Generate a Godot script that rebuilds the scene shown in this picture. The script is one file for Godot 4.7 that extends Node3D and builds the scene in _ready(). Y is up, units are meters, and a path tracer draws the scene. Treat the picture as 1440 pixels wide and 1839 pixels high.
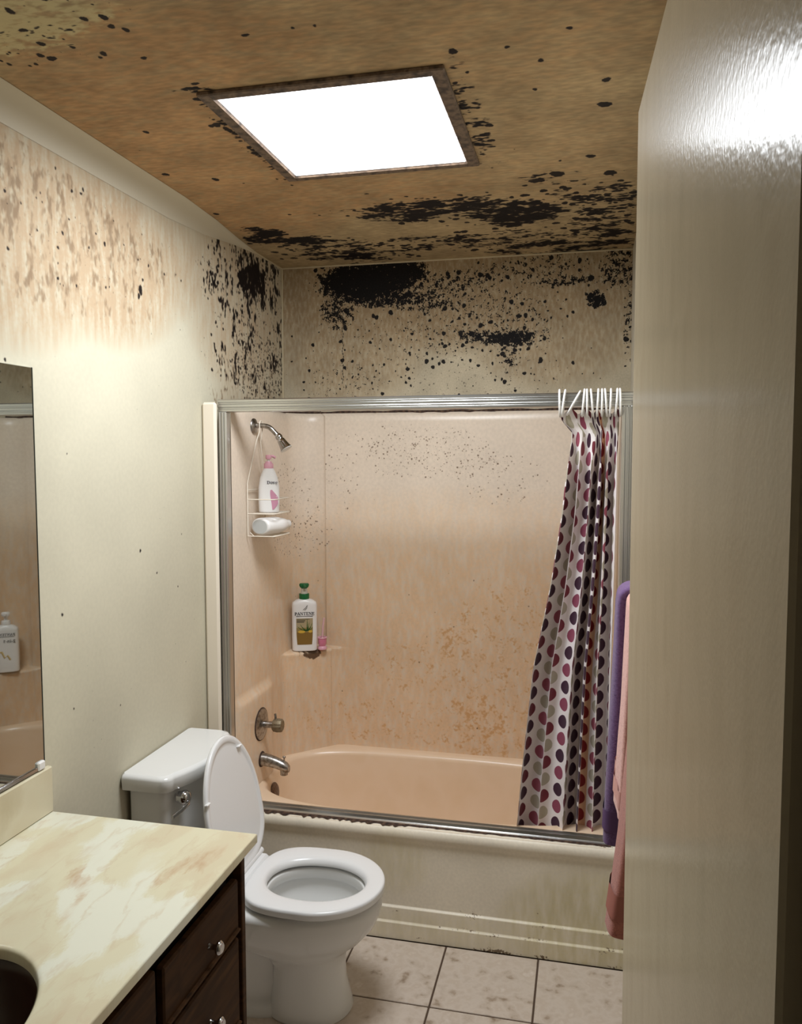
extends Node3D
# A mouldy bathroom. x runs right from the left wall, y up, z from the back wall towards the door.

const RIGHT := 1.514
const TOP := 2.533
const FRONT := 3.06
const SEAT_Z := 1.185

var M := {}
var taken := {}

func _ready() -> void:
	var cam := Camera3D.new()
	cam.name = "camera"
	add_child(cam)
	cam.position = Vector3(1.3437, 1.6881, 3.4428)
	cam.rotation = Vector3(-0.0679, 0.227, -0.0013)
	cam.fov = 65.08
	cam.near = 0.02
	cam.far = 30.0
	cam.current = true
	var we := WorldEnvironment.new()
	we.name = "world"
	var env := Environment.new()
	env.background_mode = Environment.BG_COLOR
	env.background_color = Color(0.02, 0.02, 0.02)
	env.tonemap_mode = Environment.TONE_MAPPER_LINEAR
	env.tonemap_exposure = 1.0
	env.sdfgi_enabled = true
	env.ssao_enabled = true
	env.ssil_enabled = true
	we.environment = env
	add_child(we)
	ceiling_light()
	make_materials()
	room()
	floor_tiles()
	bathtub()
	shower_surround()
	shower_frame()
	curtain()
	shower_fittings()
	caddy()
	bottles()
	toilet()
	vanity()
	mirror()
	towels()
	door()

# ------------------------------------------------------------ naming
func numbered(called: String) -> String:
	var n: int = taken.get(called, 0)
	taken[called] = n + 1
	return called if n == 0 else "%s_%03d" % [called, n]

func tag(o: Node, label: String, category: String, group := "", kind := "") -> Node:
	o.set_meta("label", label)
	if category:
		o.set_meta("category", category)
	if group:
		o.set_meta("group", group)
	if kind:
		o.set_meta("kind", kind)
	return o

func thing(called: String, label: String, category: String, at := Vector3.ZERO, group := "") -> Node3D:
	var o := Node3D.new()
	o.name = numbered(called)
	add_child(o)
	o.position = at
	tag(o, label, category, group)
	return o

func obj(called: String, mesh: Mesh, mat: Material, parent: Node = null, at := Vector3.ZERO) -> MeshInstance3D:
	var o := MeshInstance3D.new()
	o.mesh = mesh
	o.material_override = mat
	o.cast_shadow = GeometryInstance3D.SHADOW_CASTING_SETTING_ON
	o.position = at
	if parent:
		o.name = called
		parent.add_child(o, true)
	else:
		o.name = numbered(called)
		add_child(o)
	return o

# ------------------------------------------------------------ mesh helpers
func build(v: PackedVector3Array, idx: PackedInt32Array, uv := PackedVector2Array()) -> ArrayMesh:
	var n := PackedVector3Array()
	n.resize(v.size())
	for i in range(0, idx.size(), 3):
		var a := v[idx[i]]
		var c := (v[idx[i + 2]] - a).cross(v[idx[i + 1]] - a)
		for k in 3:
			n[idx[i + k]] += c
	for i in n.size():
		n[i] = n[i].normalized() if n[i].length_squared() > 1e-24 else Vector3.UP
	var arr := []
	arr.resize(Mesh.ARRAY_MAX)
	arr[Mesh.ARRAY_VERTEX] = v
	arr[Mesh.ARRAY_NORMAL] = n
	arr[Mesh.ARRAY_INDEX] = idx
	if uv.size() == v.size():
		arr[Mesh.ARRAY_TEX_UV] = uv
	var m := ArrayMesh.new()
	m.add_surface_from_arrays(Mesh.PRIMITIVE_TRIANGLES, arr)
	return m

# rows of points joined to a smooth skin; each row may close on itself; caps fan to the middle of the first and last row
func skin(rows: Array, closed: bool, cap_first := false, cap_last := false, uvs := []) -> ArrayMesh:
	var v := PackedVector3Array()
	var uv := PackedVector2Array()
	var idx := PackedInt32Array()
	var n: int = rows[0].size()
	for r in rows.size():
		for k in n:
			v.append(rows[r][k])
			if uvs:
				uv.append(uvs[r][k])
	var w := n if closed else n - 1
	for r in rows.size() - 1:
		for k in w:
			var a := r * n + k
			var b := r * n + (k + 1) % n
			idx.append_array([a, a + n, b, b, a + n, b + n])
	for e in 2:
		if (e == 0 and not cap_first) or (e == 1 and not cap_last):
			continue
		var row: Array = rows[0] if e == 0 else rows[-1]
		var mid := Vector3.ZERO
		for q in row:
			mid += q / n
		var s := v.size()
		for q in row:
			v.append(q)
			if uvs: uv.append(Vector2.ZERO)
		v.append(mid)
		if uvs: uv.append(Vector2.ZERO)
		for k in n:
			var k2 := (k + 1) % n
			if e == 0:
				idx.append_array([s + k, s + k2, s + n])
			else:
				idx.append_array([s + k2, s + k, s + n])
	return build(v, idx, uv)

func tube(path: Array, radius: float, sides := 10, shape := Vector2.ONE, ends := true) -> ArrayMesh:
	var rows := []
	var side := Vector3.ZERO
	for i in path.size():
		var t: Vector3 = (path[mini(i + 1, path.size() - 1)] - path[maxi(i - 1, 0)]).normalized()
		if side == Vector3.ZERO:
			side = t.cross(Vector3.UP if absf(t.y) < 0.9 else Vector3.RIGHT).normalized()
		side = (side - t * side.dot(t)).normalized()
		var up: Vector3 = side.cross(t)
		var row := []
		for k in sides:
			var a := TAU * k / sides
			row.append(path[i] + (side * cos(a) * shape.x + up * sin(a) * shape.y) * radius)
		rows.append(row)
	return skin(rows, true, ends, ends)

func ring_mesh(big: float, small: float, stretch := Vector2.ONE, n := 28, sides := 8) -> ArrayMesh:
	# a torus in the yz plane
	var rows := []
	for i in n + 1:
		var a := TAU * i / n
		var row := []
		for k in sides:
			var b := TAU * k / sides
			var r := big + small * cos(b)
			row.append(Vector3(small * sin(b), r * sin(a) * stretch.y, r * cos(a) * stretch.x))
		rows.append(row)
	return skin(rows, true)

# profile of (radius, height) turned about y
func lathe(profile: Array, n := 28, squash := Vector2.ONE) -> ArrayMesh:
	var rows := []
	for p in profile:
		var row := []
		for k in n:
			var a := TAU * k / n
			row.append(Vector3(p.x * cos(a) * squash.x, p.y, p.x * sin(a) * squash.y))
		rows.append(row)
	return skin(rows, true, true, true)

# a box with chamfered edges about its centre
func bevelled(size: Vector3, r: float) -> ArrayMesh:
	var h := size / 2.0
	r = minf(r, minf(h.x, minf(h.y, h.z)) * 0.9)
	var v := PackedVector3Array()
	var uv := PackedVector2Array()
	var quads := []
	for ax in 3:
		var b := (ax + 1) % 3
		var c := (ax + 2) % 3
		for s in [-1.0, 1.0]:
			var q := []
			for k in [[-1, -1], [1, -1], [1, 1], [-1, 1]]:
				var p := Vector3.ZERO
				p[ax] = s * h[ax]
				p[b] = k[0] * (h[b] - r)
				p[c] = k[1] * (h[c] - r)
				q.append(p)
			quads.append(q)
		for sb in [-1.0, 1.0]:
			for sc in [-1.0, 1.0]:
				var q := []
				for k in [[0, -1], [0, 1], [1, 1], [1, -1]]:
					var p := Vector3.ZERO
					p[ax] = k[1] * (h[ax] - r)
					p[b] = sb * (h[b] if k[0] == 0 else h[b] - r)
					p[c] = sc * (h[c] - r if k[0] == 0 else h[c])
					q.append(p)
				quads.append(q)
	for sx in [-1.0, 1.0]:
		for sy in [-1.0, 1.0]:
			for sz in [-1.0, 1.0]:
				quads.append([Vector3(sx * h.x, sy * (h.y - r), sz * (h.z - r)), Vector3(sx * (h.x - r), sy * h.y, sz * (h.z - r)), Vector3(sx * (h.x - r), sy * (h.y - r), sz * h.z)])
	var idx := PackedInt32Array()
	for q in quads:
		var s := v.size()
		var mid := Vector3.ZERO
		for p in q:
			v.append(p)
			mid += p
		var out: Vector3 = (q[2] - q[0]).cross(q[1] - q[0])
		for t in ([[0, 1, 2], [0, 2, 3]] if q.size() == 4 else [[0, 1, 2]]):
			if out.dot(mid) > 0:
				idx.append_array([s + t[0], s + t[1], s + t[2]])
			else:
				idx.append_array([s + t[0], s + t[2], s + t[1]])
	return build(v, idx)

# an open or closed profile in (z, y) swept along x
func sweep_x(profile: Array, x0: float, x1: float, uv_to := Vector2.ZERO, steps := 1) -> ArrayMesh:
	# every face keeps its own vertices at sharp bends: each bend is given twice in profile by the caller
	var rows := []
	var uvs := []
	var length := 0.0
	for i in range(1, profile.size()):
		length += profile[i].distance_to(profile[i - 1])
	var s := 0.0
	for i in profile.size():
		if i > 0:
			s += profile[i].distance_to(profile[i - 1])
		var row := []
		var ur := []
		for k in steps + 1:
			row.append(Vector3(lerpf(x0, x1, float(k) / steps), profile[i].y, profile[i].x))
			ur.append(Vector2(float(k) / steps, s / length))
		rows.append(row)
		uvs.append(ur)
	return skin(rows, false, false, false, uvs)

func merged(meshes: Array) -> ArrayMesh:
	# [mesh, transform] pairs in one mesh
	var st := SurfaceTool.new()
	for m in meshes:
		st.append_from(m[0], 0, m[1])
	return st.commit()

func at(x: float, y: float, z: float) -> Transform3D:
	return Transform3D(Basis(), Vector3(x, y, z))

func quad(a: Vector3, b: Vector3, c: Vector3, d: Vector3, uv := [Vector2(0, 0), Vector2(1, 0), Vector2(1, 1), Vector2(0, 1)]) -> ArrayMesh:
	return build(PackedVector3Array([a, b, c, d]), PackedInt32Array([0, 1, 2, 0, 2, 3]), PackedVector2Array(uv))

func slab(lo: Vector3, hi: Vector3) -> ArrayMesh:
	return merged([[bevelled(hi - lo, 0.0005), Transform3D(Basis(), (lo + hi) / 2)]])

# ------------------------------------------------------------ texture helpers
func noise(w: int, h: int, freq: float, s: int, stretch := Vector2i.ONE, octaves := 3, kind := FastNoiseLite.TYPE_SIMPLEX_SMOOTH) -> PackedByteArray:
	var f := FastNoiseLite.new()
	f.noise_type = kind
	f.seed = s
	f.frequency = freq
	f.fractal_octaves = octaves
	var im := f.get_image(ceili(float(w) / stretch.x), ceili(float(h) / stretch.y), false, false, true)
	if stretch != Vector2i.ONE:
		im.resize(w, h, Image.INTERPOLATE_CUBIC)
	return im.get_data()

# a soft map that is highest inside the patches [x, y, half width, half height, strength]
func soft_map(w: int, h: int, size: Vector2, patches: Array) -> PackedFloat32Array:
	var lw := w / 8
	var lh := h / 8
	var low := PackedFloat32Array()
	low.resize(lw * lh)
	for p in patches:
		var cx: float = p[0] / size.x * lw
		var cy: float = p[1] / size.y * lh
		var rx: float = maxf(p[2] / size.x * lw, 0.8) * 1.35
		var ry: float = maxf(p[3] / size.y * lh, 0.8) * 1.35
		var s: float = p[4]
		for y in range(maxi(0, int(cy - ry)), mini(lh, int(cy + ry) + 1)):
			for x in range(maxi(0, int(cx - rx)), mini(lw, int(cx + rx) + 1)):
				var d := 1.0 - ((x - cx) / rx) ** 2 - ((y - cy) / ry) ** 2
				if d > 0.0:
					low[y * lw + x] = maxf(low[y * lw + x], s * (1.0 - (1.0 - d) * (1.0 - d)))
	var im := Image.create_from_data(lw, lh, false, Image.FORMAT_RF, low.to_byte_array())
	im.resize(w, h, Image.INTERPOLATE_BILINEAR)
	return im.get_data().to_float32_array()

# round mould colonies: irregular discs, thrown where the patches are dense, plus those given by hand as [x, y, rx, ry]
func colonies(w: int, h: int, size: Vector2, patches: Array, per_area: float, big: float, s: int, given := []) -> PackedByteArray:
	var out := PackedByteArray()
	out.resize(w * h)
	var rng := RandomNumberGenerator.new()
	rng.seed = s
	var list := []
	for g in given:
		list.append([g[0], g[1], g[2], g[3]])
	for p in patches:
		var n := int(per_area * p[2] * p[3] * (0.4 + p[4]) * (p[6] if p.size() > 6 else 1.0))
		for k in n:
			var a := rng.randf() * TAU
			var r := sqrt(rng.randf()) * 1.5
			var q: float = (big * pow(rng.randf(), 3.2) + 0.0013) * (p[5] if p.size() > 5 else 1.0)
			list.append([p[0] + cos(a) * r * p[2], p[1] + sin(a) * r * p[3], q * rng.randf_range(0.8, 1.2), q * rng.randf_range(0.8, 1.25)])
	for q in list:
		var cx: float = q[0] / size.x * w
		var cy: float = q[1] / size.y * h
		var rx: float = maxf(q[2] / size.x * w, 0.7)
		var ry: float = maxf(q[3] / size.y * h, 0.7)
		var lobes := rng.randi_range(2, 5)
		var turn := rng.randf() * TAU
		for y in range(maxi(0, int(cy - ry * 1.4)), mini(h, int(cy + ry * 1.4) + 2)):
			for x in range(maxi(0, int(cx - rx * 1.4)), mini(w, int(cx + rx * 1.4) + 2)):
				var u := (x - cx) / rx
				var v := (y - cy) / ry
				var th := atan2(v, u)
				var reach := 1.0 + 0.10 * sin(th * 2.0 + turn) + 0.07 * sin(th * 3.0 + turn * 2.0) + (0.05 * sin(th * 8.0 + turn * lobes) if rx > 5.0 else 0.0)
				var d := reach - sqrt(u * u + v * v)
				if d > 0.0:
					var k := int(clampf(d * minf(rx, ry) * 0.8, 0.0, 1.0) * 235.0)
					out[y * w + x] = maxi(out[y * w + x], k)
	return out

# paint: base colour with two scales of blotches, stains (colour + map) broken up by streaky grain, then mould
var grain_k := 0.045
var mould_gain := 1.0

func painted(w: int, h: int, base: Color, blotch: float, blotches: PackedByteArray, grain: PackedByteArray, stain: Color, stains: PackedFloat32Array, streaks: PackedByteArray, mould: Color, dense: PackedFloat32Array, rough: PackedByteArray, fine: PackedByteArray, dots: PackedByteArray, second := Color.BLACK, seconds := PackedFloat32Array()) -> ImageTexture:
	var out := PackedByteArray()
	out.resize(w * h * 3)
	var n := w * h
	var have2 := seconds.size() > 0
	for i in n:
		var b := 1.0 + blotch * (blotches[i] - 128) / 128.0 + grain_k * (grain[i] - 128) / 128.0
		var r := base.r * b
		var g := base.g * b
		var l := base.b * b
		var s := stains[i]
		if s > 0.01:
			s = clampf(s * (0.25 + streaks[i] / 140.0) + s * (grain[i] - 128) / 260.0, 0.0, 1.0)
			r = lerpf(r, stain.r * b, s)
			g = lerpf(g, stain.g * b, s)
			l = lerpf(l, stain.b * b, s)
		if have2:
			s = seconds[i]
			if s > 0.01:
				s = clampf((s + (rough[i] - 128) / 170.0 + (fine[i] - 128) / 200.0 - 0.38) * 1.5, 0.0, 0.75)
				r = lerpf(r, second.r, s)
				g = lerpf(g, second.g, s)
				l = lerpf(l, second.b, s)
		var m := dense[i]
		var c := dots[i] / 255.0
		if m > 0.02:
			c = maxf(c, clampf((m * mould_gain + (rough[i] - 128) / 190.0 + (fine[i] - 128) / 240.0 - 0.62) * 5.0, 0.0, 1.0))
		if c > 0.0:
			c *= 0.90 + 0.10 * (fine[i] / 255.0)
			r = lerpf(r, mould.r, c)
			g = lerpf(g, mould.g, c)
			l = lerpf(l, mould.b, c)
		out[i * 3] = int(clampf(r, 0.0, 1.0) * 255.0)
		out[i * 3 + 1] = int(clampf(g, 0.0, 1.0) * 255.0)
		out[i * 3 + 2] = int(clampf(l, 0.0, 1.0) * 255.0)
	return ImageTexture.create_from_image(Image.create_from_data(w, h, false, Image.FORMAT_RGB8, out))

func relief(size: int, freq: float, s: int, strength: float, octaves := 3) -> ImageTexture:
	var f := FastNoiseLite.new()
	f.seed = s
	f.frequency = freq
	f.fractal_octaves = octaves
	var im := f.get_seamless_image(size, size, false, false, 0.15, true)
	im.convert(Image.FORMAT_RGBA8)
	im.bump_map_to_normal_map(strength)
	return ImageTexture.create_from_image(im)

func ramp_noise(w: int, h: int, freq: float, s: int, colors: Array, stretch := Vector2i.ONE, octaves := 4, warp := 0.0) -> ImageTexture:
	var f := FastNoiseLite.new()
	f.seed = s
	f.frequency = freq
	f.fractal_octaves = octaves
	if warp > 0.0:
		f.domain_warp_enabled = true
		f.domain_warp_amplitude = warp
		f.domain_warp_frequency = freq * 0.6
		f.domain_warp_fractal_octaves = 3
	var im := f.get_seamless_image(w / stretch.x, h / stretch.y, false, false, 0.12, true)
	if stretch != Vector2i.ONE:
		im.resize(w, h, Image.INTERPOLATE_CUBIC)
	var d := im.get_data()
	var g := Gradient.new()
	g.offsets = PackedFloat32Array()
	g.colors = PackedColorArray()
	var offs := PackedFloat32Array()
	var cols := PackedColorArray()
	for k in colors.size():
		offs.append(float(k) / (colors.size() - 1))
		cols.append(colors[k])
	g.offsets = offs
	g.colors = cols
	var lut := []
	for k in 256:
		lut.append(g.sample(k / 255.0))
	var out := PackedByteArray()
	out.resize(d.size() * 3)
	for i in d.size():
		var c: Color = lut[d[i]]
		out[i * 3] = int(c.r * 255)
		out[i * 3 + 1] = int(c.g * 255)
		out[i * 3 + 2] = int(c.b * 255)
	return ImageTexture.create_from_image(Image.create_from_data(w, h, false, Image.FORMAT_RGB8, out))

func flat(c: Color, rough := 0.6, metal := 0.0) -> StandardMaterial3D:
	var m := StandardMaterial3D.new()
	m.albedo_color = c
	m.roughness = rough
	m.metallic = metal
	return m

func rgb(r: int, g: int, b: int) -> Color:
	return Color8(r, g, b)

func world_mapped(m: StandardMaterial3D, tex: Texture2D, scale: Vector3) -> StandardMaterial3D:
	m.albedo_texture = tex
	m.uv1_triplanar = true
	m.uv1_world_triplanar = true
	m.uv1_scale = scale
	return m

func with_relief(m: StandardMaterial3D, tex: Texture2D, k: float) -> StandardMaterial3D:
	m.normal_enabled = true
	m.normal_texture = tex
	m.normal_scale = k
	return m

func make_materials() -> void:
	M.orange_peel = relief(512, 0.07, 5, 2.0)
	M.plaster = with_relief(world_mapped(flat(Color.WHITE, 0.62), ramp_noise(256, 256, 0.02, 2, [rgb(204, 197, 180), rgb(212, 206, 190)]), Vector3(1.5, 1.5, 1.5)), M.orange_peel, 0.2)
	M.hall = flat(rgb(120, 104, 84), 0.8)
	M.porcelain = flat(rgb(226, 226, 224), 0.12)
	M.seat = flat(rgb(228, 228, 228), 0.22)
	M.chrome = flat(rgb(190, 190, 192), 0.12, 1.0)
	M.dull_chrome = world_mapped(flat(Color.WHITE, 0.3, 1.0), ramp_noise(128, 128, 0.05, 9, [rgb(96, 84, 72), rgb(176, 172, 168), rgb(190, 188, 186)]), Vector3(9, 9, 9))
	M.stained_chrome = world_mapped(flat(Color.WHITE, 0.4, 0.8), ramp_noise(128, 128, 0.05, 10, [rgb(58, 42, 34), rgb(112, 92, 80), rgb(140, 128, 120)]), Vector3(9, 9, 9))
	M.aluminium = flat(rgb(205, 205, 203), 0.28, 1.0)
	M.fibreglass = world_mapped(flat(Color.WHITE, 0.3), ramp_noise(256, 256, 0.012, 21, [rgb(228, 200, 168), rgb(234, 208, 180), rgb(230, 202, 170)]), Vector3(1.3, 1.3, 1.3))
	M.apron = world_mapped(flat(Color.WHITE, 0.35), ramp_noise(256, 256, 0.012, 23, [rgb(204, 194, 176), rgb(214, 205, 188), rgb(210, 200, 182)]), Vector3(1.3, 1.3, 1.3))
	M.flange = flat(rgb(232, 221, 203), 0.32)
	M.white_plastic = flat(rgb(232, 230, 228), 0.3)
	M.ivory_wire = flat(rgb(226, 216, 200), 0.35)
	M.pink = flat(rgb(222, 166, 182), 0.3)
	M.green = flat(rgb(18, 98, 52), 0.3)
	M.wood = world_mapped(flat(Color.WHITE, 0.5), ramp_noise(256, 256, 0.03, 31, [rgb(36, 22, 10), rgb(72, 47, 25), rgb(55, 35, 18), rgb(84, 56, 31)], Vector2i(8, 1)), Vector3(2.2, 2.2, 2.2))
	M.wood.roughness = 0.6
	M.wood.metallic_specular = 0.25
	M.dark_wood = flat(rgb(24, 16, 11), 0.7)
	M.grime = world_mapped(flat(Color.WHITE, 0.85), ramp_noise(128, 128, 0.05, 41, [rgb(28, 18, 14), rgb(62, 42, 32), rgb(110, 86, 66)]), Vector3(7, 7, 7))

# ------------------------------------------------------------ the light in the ceiling
func ceiling_light() -> void:
	var t := thing("ceiling_light", "square white ceiling light panel glowing in a mould-stained frame", "ceiling light", Vector3(0.742, TOP, 1.385))
	var glow := flat(rgb(250, 252, 255), 0.5)
	glow.emission_enabled = true
	glow.emission = Color(0.97, 0.985, 1.0)
	glow.emission_energy_multiplier = 3.0
	var frame := world_mapped(flat(Color.WHITE, 0.6), ramp_noise(256, 256, 0.035, 51, [rgb(36, 28, 24), rgb(84, 68, 56), rgb(118, 98, 80), rgb(60, 46, 38)]), Vector3(3, 3, 3))
	var w := 0.582
	var l := 0.594
	var bars := []
	for s in [-1, 1]:
		bars.append([bevelled(Vector3(0.034, 0.012, l), 0.003), at(s * (w / 2 - 0.017), -0.006, 0)])
		bars.append([bevelled(Vector3(w - 0.06, 0.012, 0.030), 0.003), at(0, -0.006, s * (l / 2 - 0.015))])
	obj("frame", merged(bars), frame, t)
	obj("diffuser", bevelled(Vector3(w - 0.07, 0.006, l - 0.062), 0.002), glow, t, Vector3(0, -0.004, 0))
	var lamp := AreaLight3D.new()
	lamp.name = "panel_light"
	lamp.area_size = Vector2(w - 0.075, l - 0.067)
	lamp.area_normalize_energy = true
	lamp.light_color = Color(0.96, 0.98, 1.0)
	lamp.light_energy = 2.85
	lamp.area_range = 8.0
	lamp.area_attenuation = 2.0
	lamp.shadow_enabled = true
	lamp.rotation = Vector3(-PI / 2, 0, 0)
	lamp.position = Vector3(0, -0.0085, 0)
	t.add_child(lamp)

# ------------------------------------------------------------ the room
func structure(called: String, mesh: Mesh, mat: Material, label: String) -> MeshInstance3D:
	var o := obj(called, mesh, mat)
	tag(o, label, "", "", "structure")
	return o

func mouldy(tex: Texture2D, relief_k := 0.3) -> StandardMaterial3D:
	var m := flat(Color.WHITE, 0.7)
	m.metallic_specular = 0.3
	m.albedo_texture = tex
	m.texture_repeat = false
	return m

# a wall: a thick slab of plain plaster behind a painted face
func faced(called: String, lo: Vector3, hi: Vector3, face: Mesh, mat: Material, label: String) -> void:
	var o := structure(called, slab(lo, hi), M.plaster, label)
	obj("painted_face", face, mat, o)

func room() -> void:
	# ceiling
	var cw := 1024
	var ch := 1408
	var cs := Vector2(RIGHT, 2.12)
	var ceiling_mould := [
		[0.749, 0.691, 0.111, 0.114, 1.05], [0.643, 0.664, 0.095, 0.064, 0.8], [0.563, 0.735, 0.13, 0.037, 0.45], [0.975, 0.663, 0.111, 0.114, 1.0],
		[1.099, 0.57, 0.141, 0.135, 1.1], [1.326, 0.712, 0.105, 0.132, 0.55], [1.219, 0.898, 0.082, 0.061, 0.35], [0.129, 0.501, 0.083, 0.105, 1.0],
		[0.25, 0.399, 0.127, 0.071, 0.95], [0.371, 0.157, 0.204, 0.13, 0.75], [0.267, 0.283, 0.132, 0.068, 0.6], [1.394, 0.391, 0.117, 0.272, 0.68],
		[0.985, 0.242, 0.276, 0.117, 0.62], [1.237, 0.098, 0.261, 0.145, 0.72], [0.61, 0.263, 0.238, 0.101, 0.58], [1.396, 0.707, 0.07, 0.15, 0.5],
		[1.057, 1.309, 0.022, 0.236, 0.33], [0.469, 1.429, 0.04, 0.225, 0.3], [0.434, 1.68, 0.051, 0.026, 0.4], [0.30, 2.03, 0.13, 0.10, 0.25, 0.7, 4.0], [0.19, 1.97, 0.09, 0.07, 0.2, 0.6, 4.0], [0.435, 1.38, 0.018, 0.30, 0.52, 0.6, 3.0], [1.05, 1.40, 0.03, 0.26, 0.52, 0.6, 2.0], [0.74, 1.075, 0.3, 0.012, 0.4, 0.6], [0.8, 1.0, 0.6, 0.5, -0.38, 0.45, 2.0],
	]
	var spots := [
		[1.373, 1.397, 0.019, 0.015], [1.374, 1.526, 0.011, 0.011], [0.665, 1.887, 0.01, 0.006], [0.216, 1.499, 0.008, 0.01], [0.106, 1.204, 0.011, 0.013],
		[0.232, 1.13, 0.011, 0.014], [0.33, 1.873, 0.005, 0.007], [0.418, 1.85, 0.008, 0.007], [1.298, 1.767, 0.007, 0.007], [1.171, 1.721, 0.006, 0.007],
		[1.215, 1.515, 0.006, 0.008], [1.342, 1.064, 0.015, 0.013], [1.399, 0.915, 0.022, 0.02], [1.245, 0.941, 0.023, 0.024], [1.194, 0.899, 0.014, 0.02],
		[0.468, 1.718, 0.011, 0.007], [0.399, 1.496, 0.009, 0.01], [1.089, 1.338, 0.011, 0.011], [0.767, 1.891, 0.004, 0.006], [0.812, 1.889, 0.004, 0.006], [0.078, 0.81, 0.011, 0.012],
	]
	var brown := [[0.28, 1.25, 0.28, 0.62, 0.85], [0.52, 1.85, 0.26, 0.16, 0.75], [0.15, 1.0, 0.16, 0.5, 0.8], [1.1, 1.8, 0.4, 0.3, 0.4], [0.6, 0.9, 0.4, 0.2, 0.6], [1.2, 1.1, 0.3, 0.4, 0.3]]
	grain_k = 0.12
	var ctex := painted(cw, ch, rgb(172, 152, 118), 0.09, noise(cw, ch, 0.006, 1), noise(cw, ch, 0.09, 2, Vector2i(3, 1)), rgb(172, 138, 100), soft_map(cw, ch, cs, brown), noise(cw, ch, 0.035, 3, Vector2i(2, 1), 5),
		rgb(15, 11, 15), soft_map(cw, ch, cs, ceiling_mould), noise(cw, ch, 0.016, 4, Vector2i(2, 1), 4), noise(cw, ch, 0.07, 5, Vector2i(2, 1)), colonies(cw, ch, cs, ceiling_mould, 2600, 0.016, 6, spots), rgb(206, 196, 152), soft_map(cw, ch, cs, [[0.27, 2.06, 0.17, 0.10, 0.95], [0.17, 1.99, 0.1, 0.08, 0.8]]))
	faced("ceiling", Vector3(-0.1, TOP, -0.1), Vector3(RIGHT + 0.1, TOP + 0.1, FRONT), quad(Vector3(0, TOP - 0.001, 0), Vector3(RIGHT, TOP - 0.001, 0), Vector3(RIGHT, TOP - 0.001, 2.12), Vector3(0, TOP - 0.001, 2.12)), mouldy(ctex), "brown water-stained ceiling with black mould along the back")
	# left wall, from the back corner to the front
	var lw := 1408
	var lh := 1024
	var ls := Vector2(FRONT, TOP - 0.3)
	var left_mould := []
	for p in [[0.313, 2.422, 0.155, 0.102, 1.0], [0.608, 2.421, 0.109, 0.083, 0.6], [0.427, 2.289, 0.198, 0.132, 0.5], [0.064, 2.209, 0.067, 0.135, 0.5], [0.089, 2.446, 0.066, 0.121, 0.65],
			[0.353, 2.056, 0.3, 0.136, 0.40], [0.729, 2.344, 0.073, 0.06, 0.48], [0.16, 2.48, 0.12, 0.04, 0.6], [0.508, 2.486, 0.14, 0.04, 0.45]]:
		left_mould.append([p[0], TOP - p[1], p[2], p[3], p[4]])
	var left_rust := []
	for p in [[1.35, 2.27, 0.35, 0.20, 0.8], [1.75, 2.26, 0.35, 0.24, 0.75], [1.0, 2.33, 0.3, 0.14, 0.5], [1.55, 2.36, 0.5, 0.1, 0.6], [0.4, 2.3, 0.4, 0.3, 0.5], [0.3, 1.95, 0.3, 0.2, 0.3]]:
		left_rust.append([p[0], TOP - p[1], p[2], p[3], p[4]])
	var ltiny := [[1.6, 0.25, 0.3, 0.12, 0.2, 0.55], [1.2, 0.3, 0.3, 0.12, 0.0, 0.5], [1.3, 1.0, 0.4, 0.5, -0.35, 0.5], [0.26, 0.47, 0.2, 0.1, 0.25, 0.55, 26.0], [0.2, 0.32, 0.18, 0.2, 0.2, 0.55, 5.0], [1.7, 0.22, 0.3, 0.06, 0.0, 0.5, 2.0], [0.5, 0.2, 0.2, 0.12, 0.2, 0.4, 3.0]]
	var lgrey := []
	for p in [[1.75, 2.33, 0.35, 0.09, 0.42], [1.35, 2.31, 0.3, 0.08, 0.40], [1.5, 2.2, 0.35, 0.1, 0.28], [0.35, 2.0, 0.3, 0.12, 0.38]]:
		lgrey.append([p[0], TOP - p[1], p[2], p[3], p[4]])
	grain_k = 0.018
	var ltex := painted(lw, lh, rgb(200, 194, 173), 0.03, noise(lw, lh, 0.004, 11), noise(lw, lh, 0.12, 12), rgb(180, 158, 130), soft_map(lw, lh, ls, left_rust), noise(lw, lh, 0.08, 13, Vector2i(1, 6), 5),
		rgb(18, 12, 12), soft_map(lw, lh, ls, left_mould), noise(lw, lh, 0.03, 14, Vector2i(1, 2), 4), noise(lw, lh, 0.1, 15, Vector2i(1, 2)), colonies(lw, lh, ls, left_mould + ltiny, 4200, 0.010, 16, [[1.18, 0.33, 0.012, 0.016], [1.19, 0.35, 0.008, 0.01]]), rgb(134, 112, 88), soft_map(lw, lh, ls, lgrey))
	faced("wall_left", Vector3(-0.1, 0, -0.1), Vector3(0, TOP, FRONT), quad(Vector3(0.001, TOP, FRONT), Vector3(0.001, TOP, 0), Vector3(0.001, 0.3, 0), Vector3(0.001, 0.3, FRONT), [Vector2(1, 0), Vector2(0, 0), Vector2(0, 1), Vector2(1, 1)]), mouldy(ltex), "cream wall with rusty streaks and mould near the ceiling, beside the toilet")
	# back wall above the shower
	var bw := 1536
	var bh := 744
	var bs := Vector2(RIGHT, 0.733)
	var back_mould := []
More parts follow.
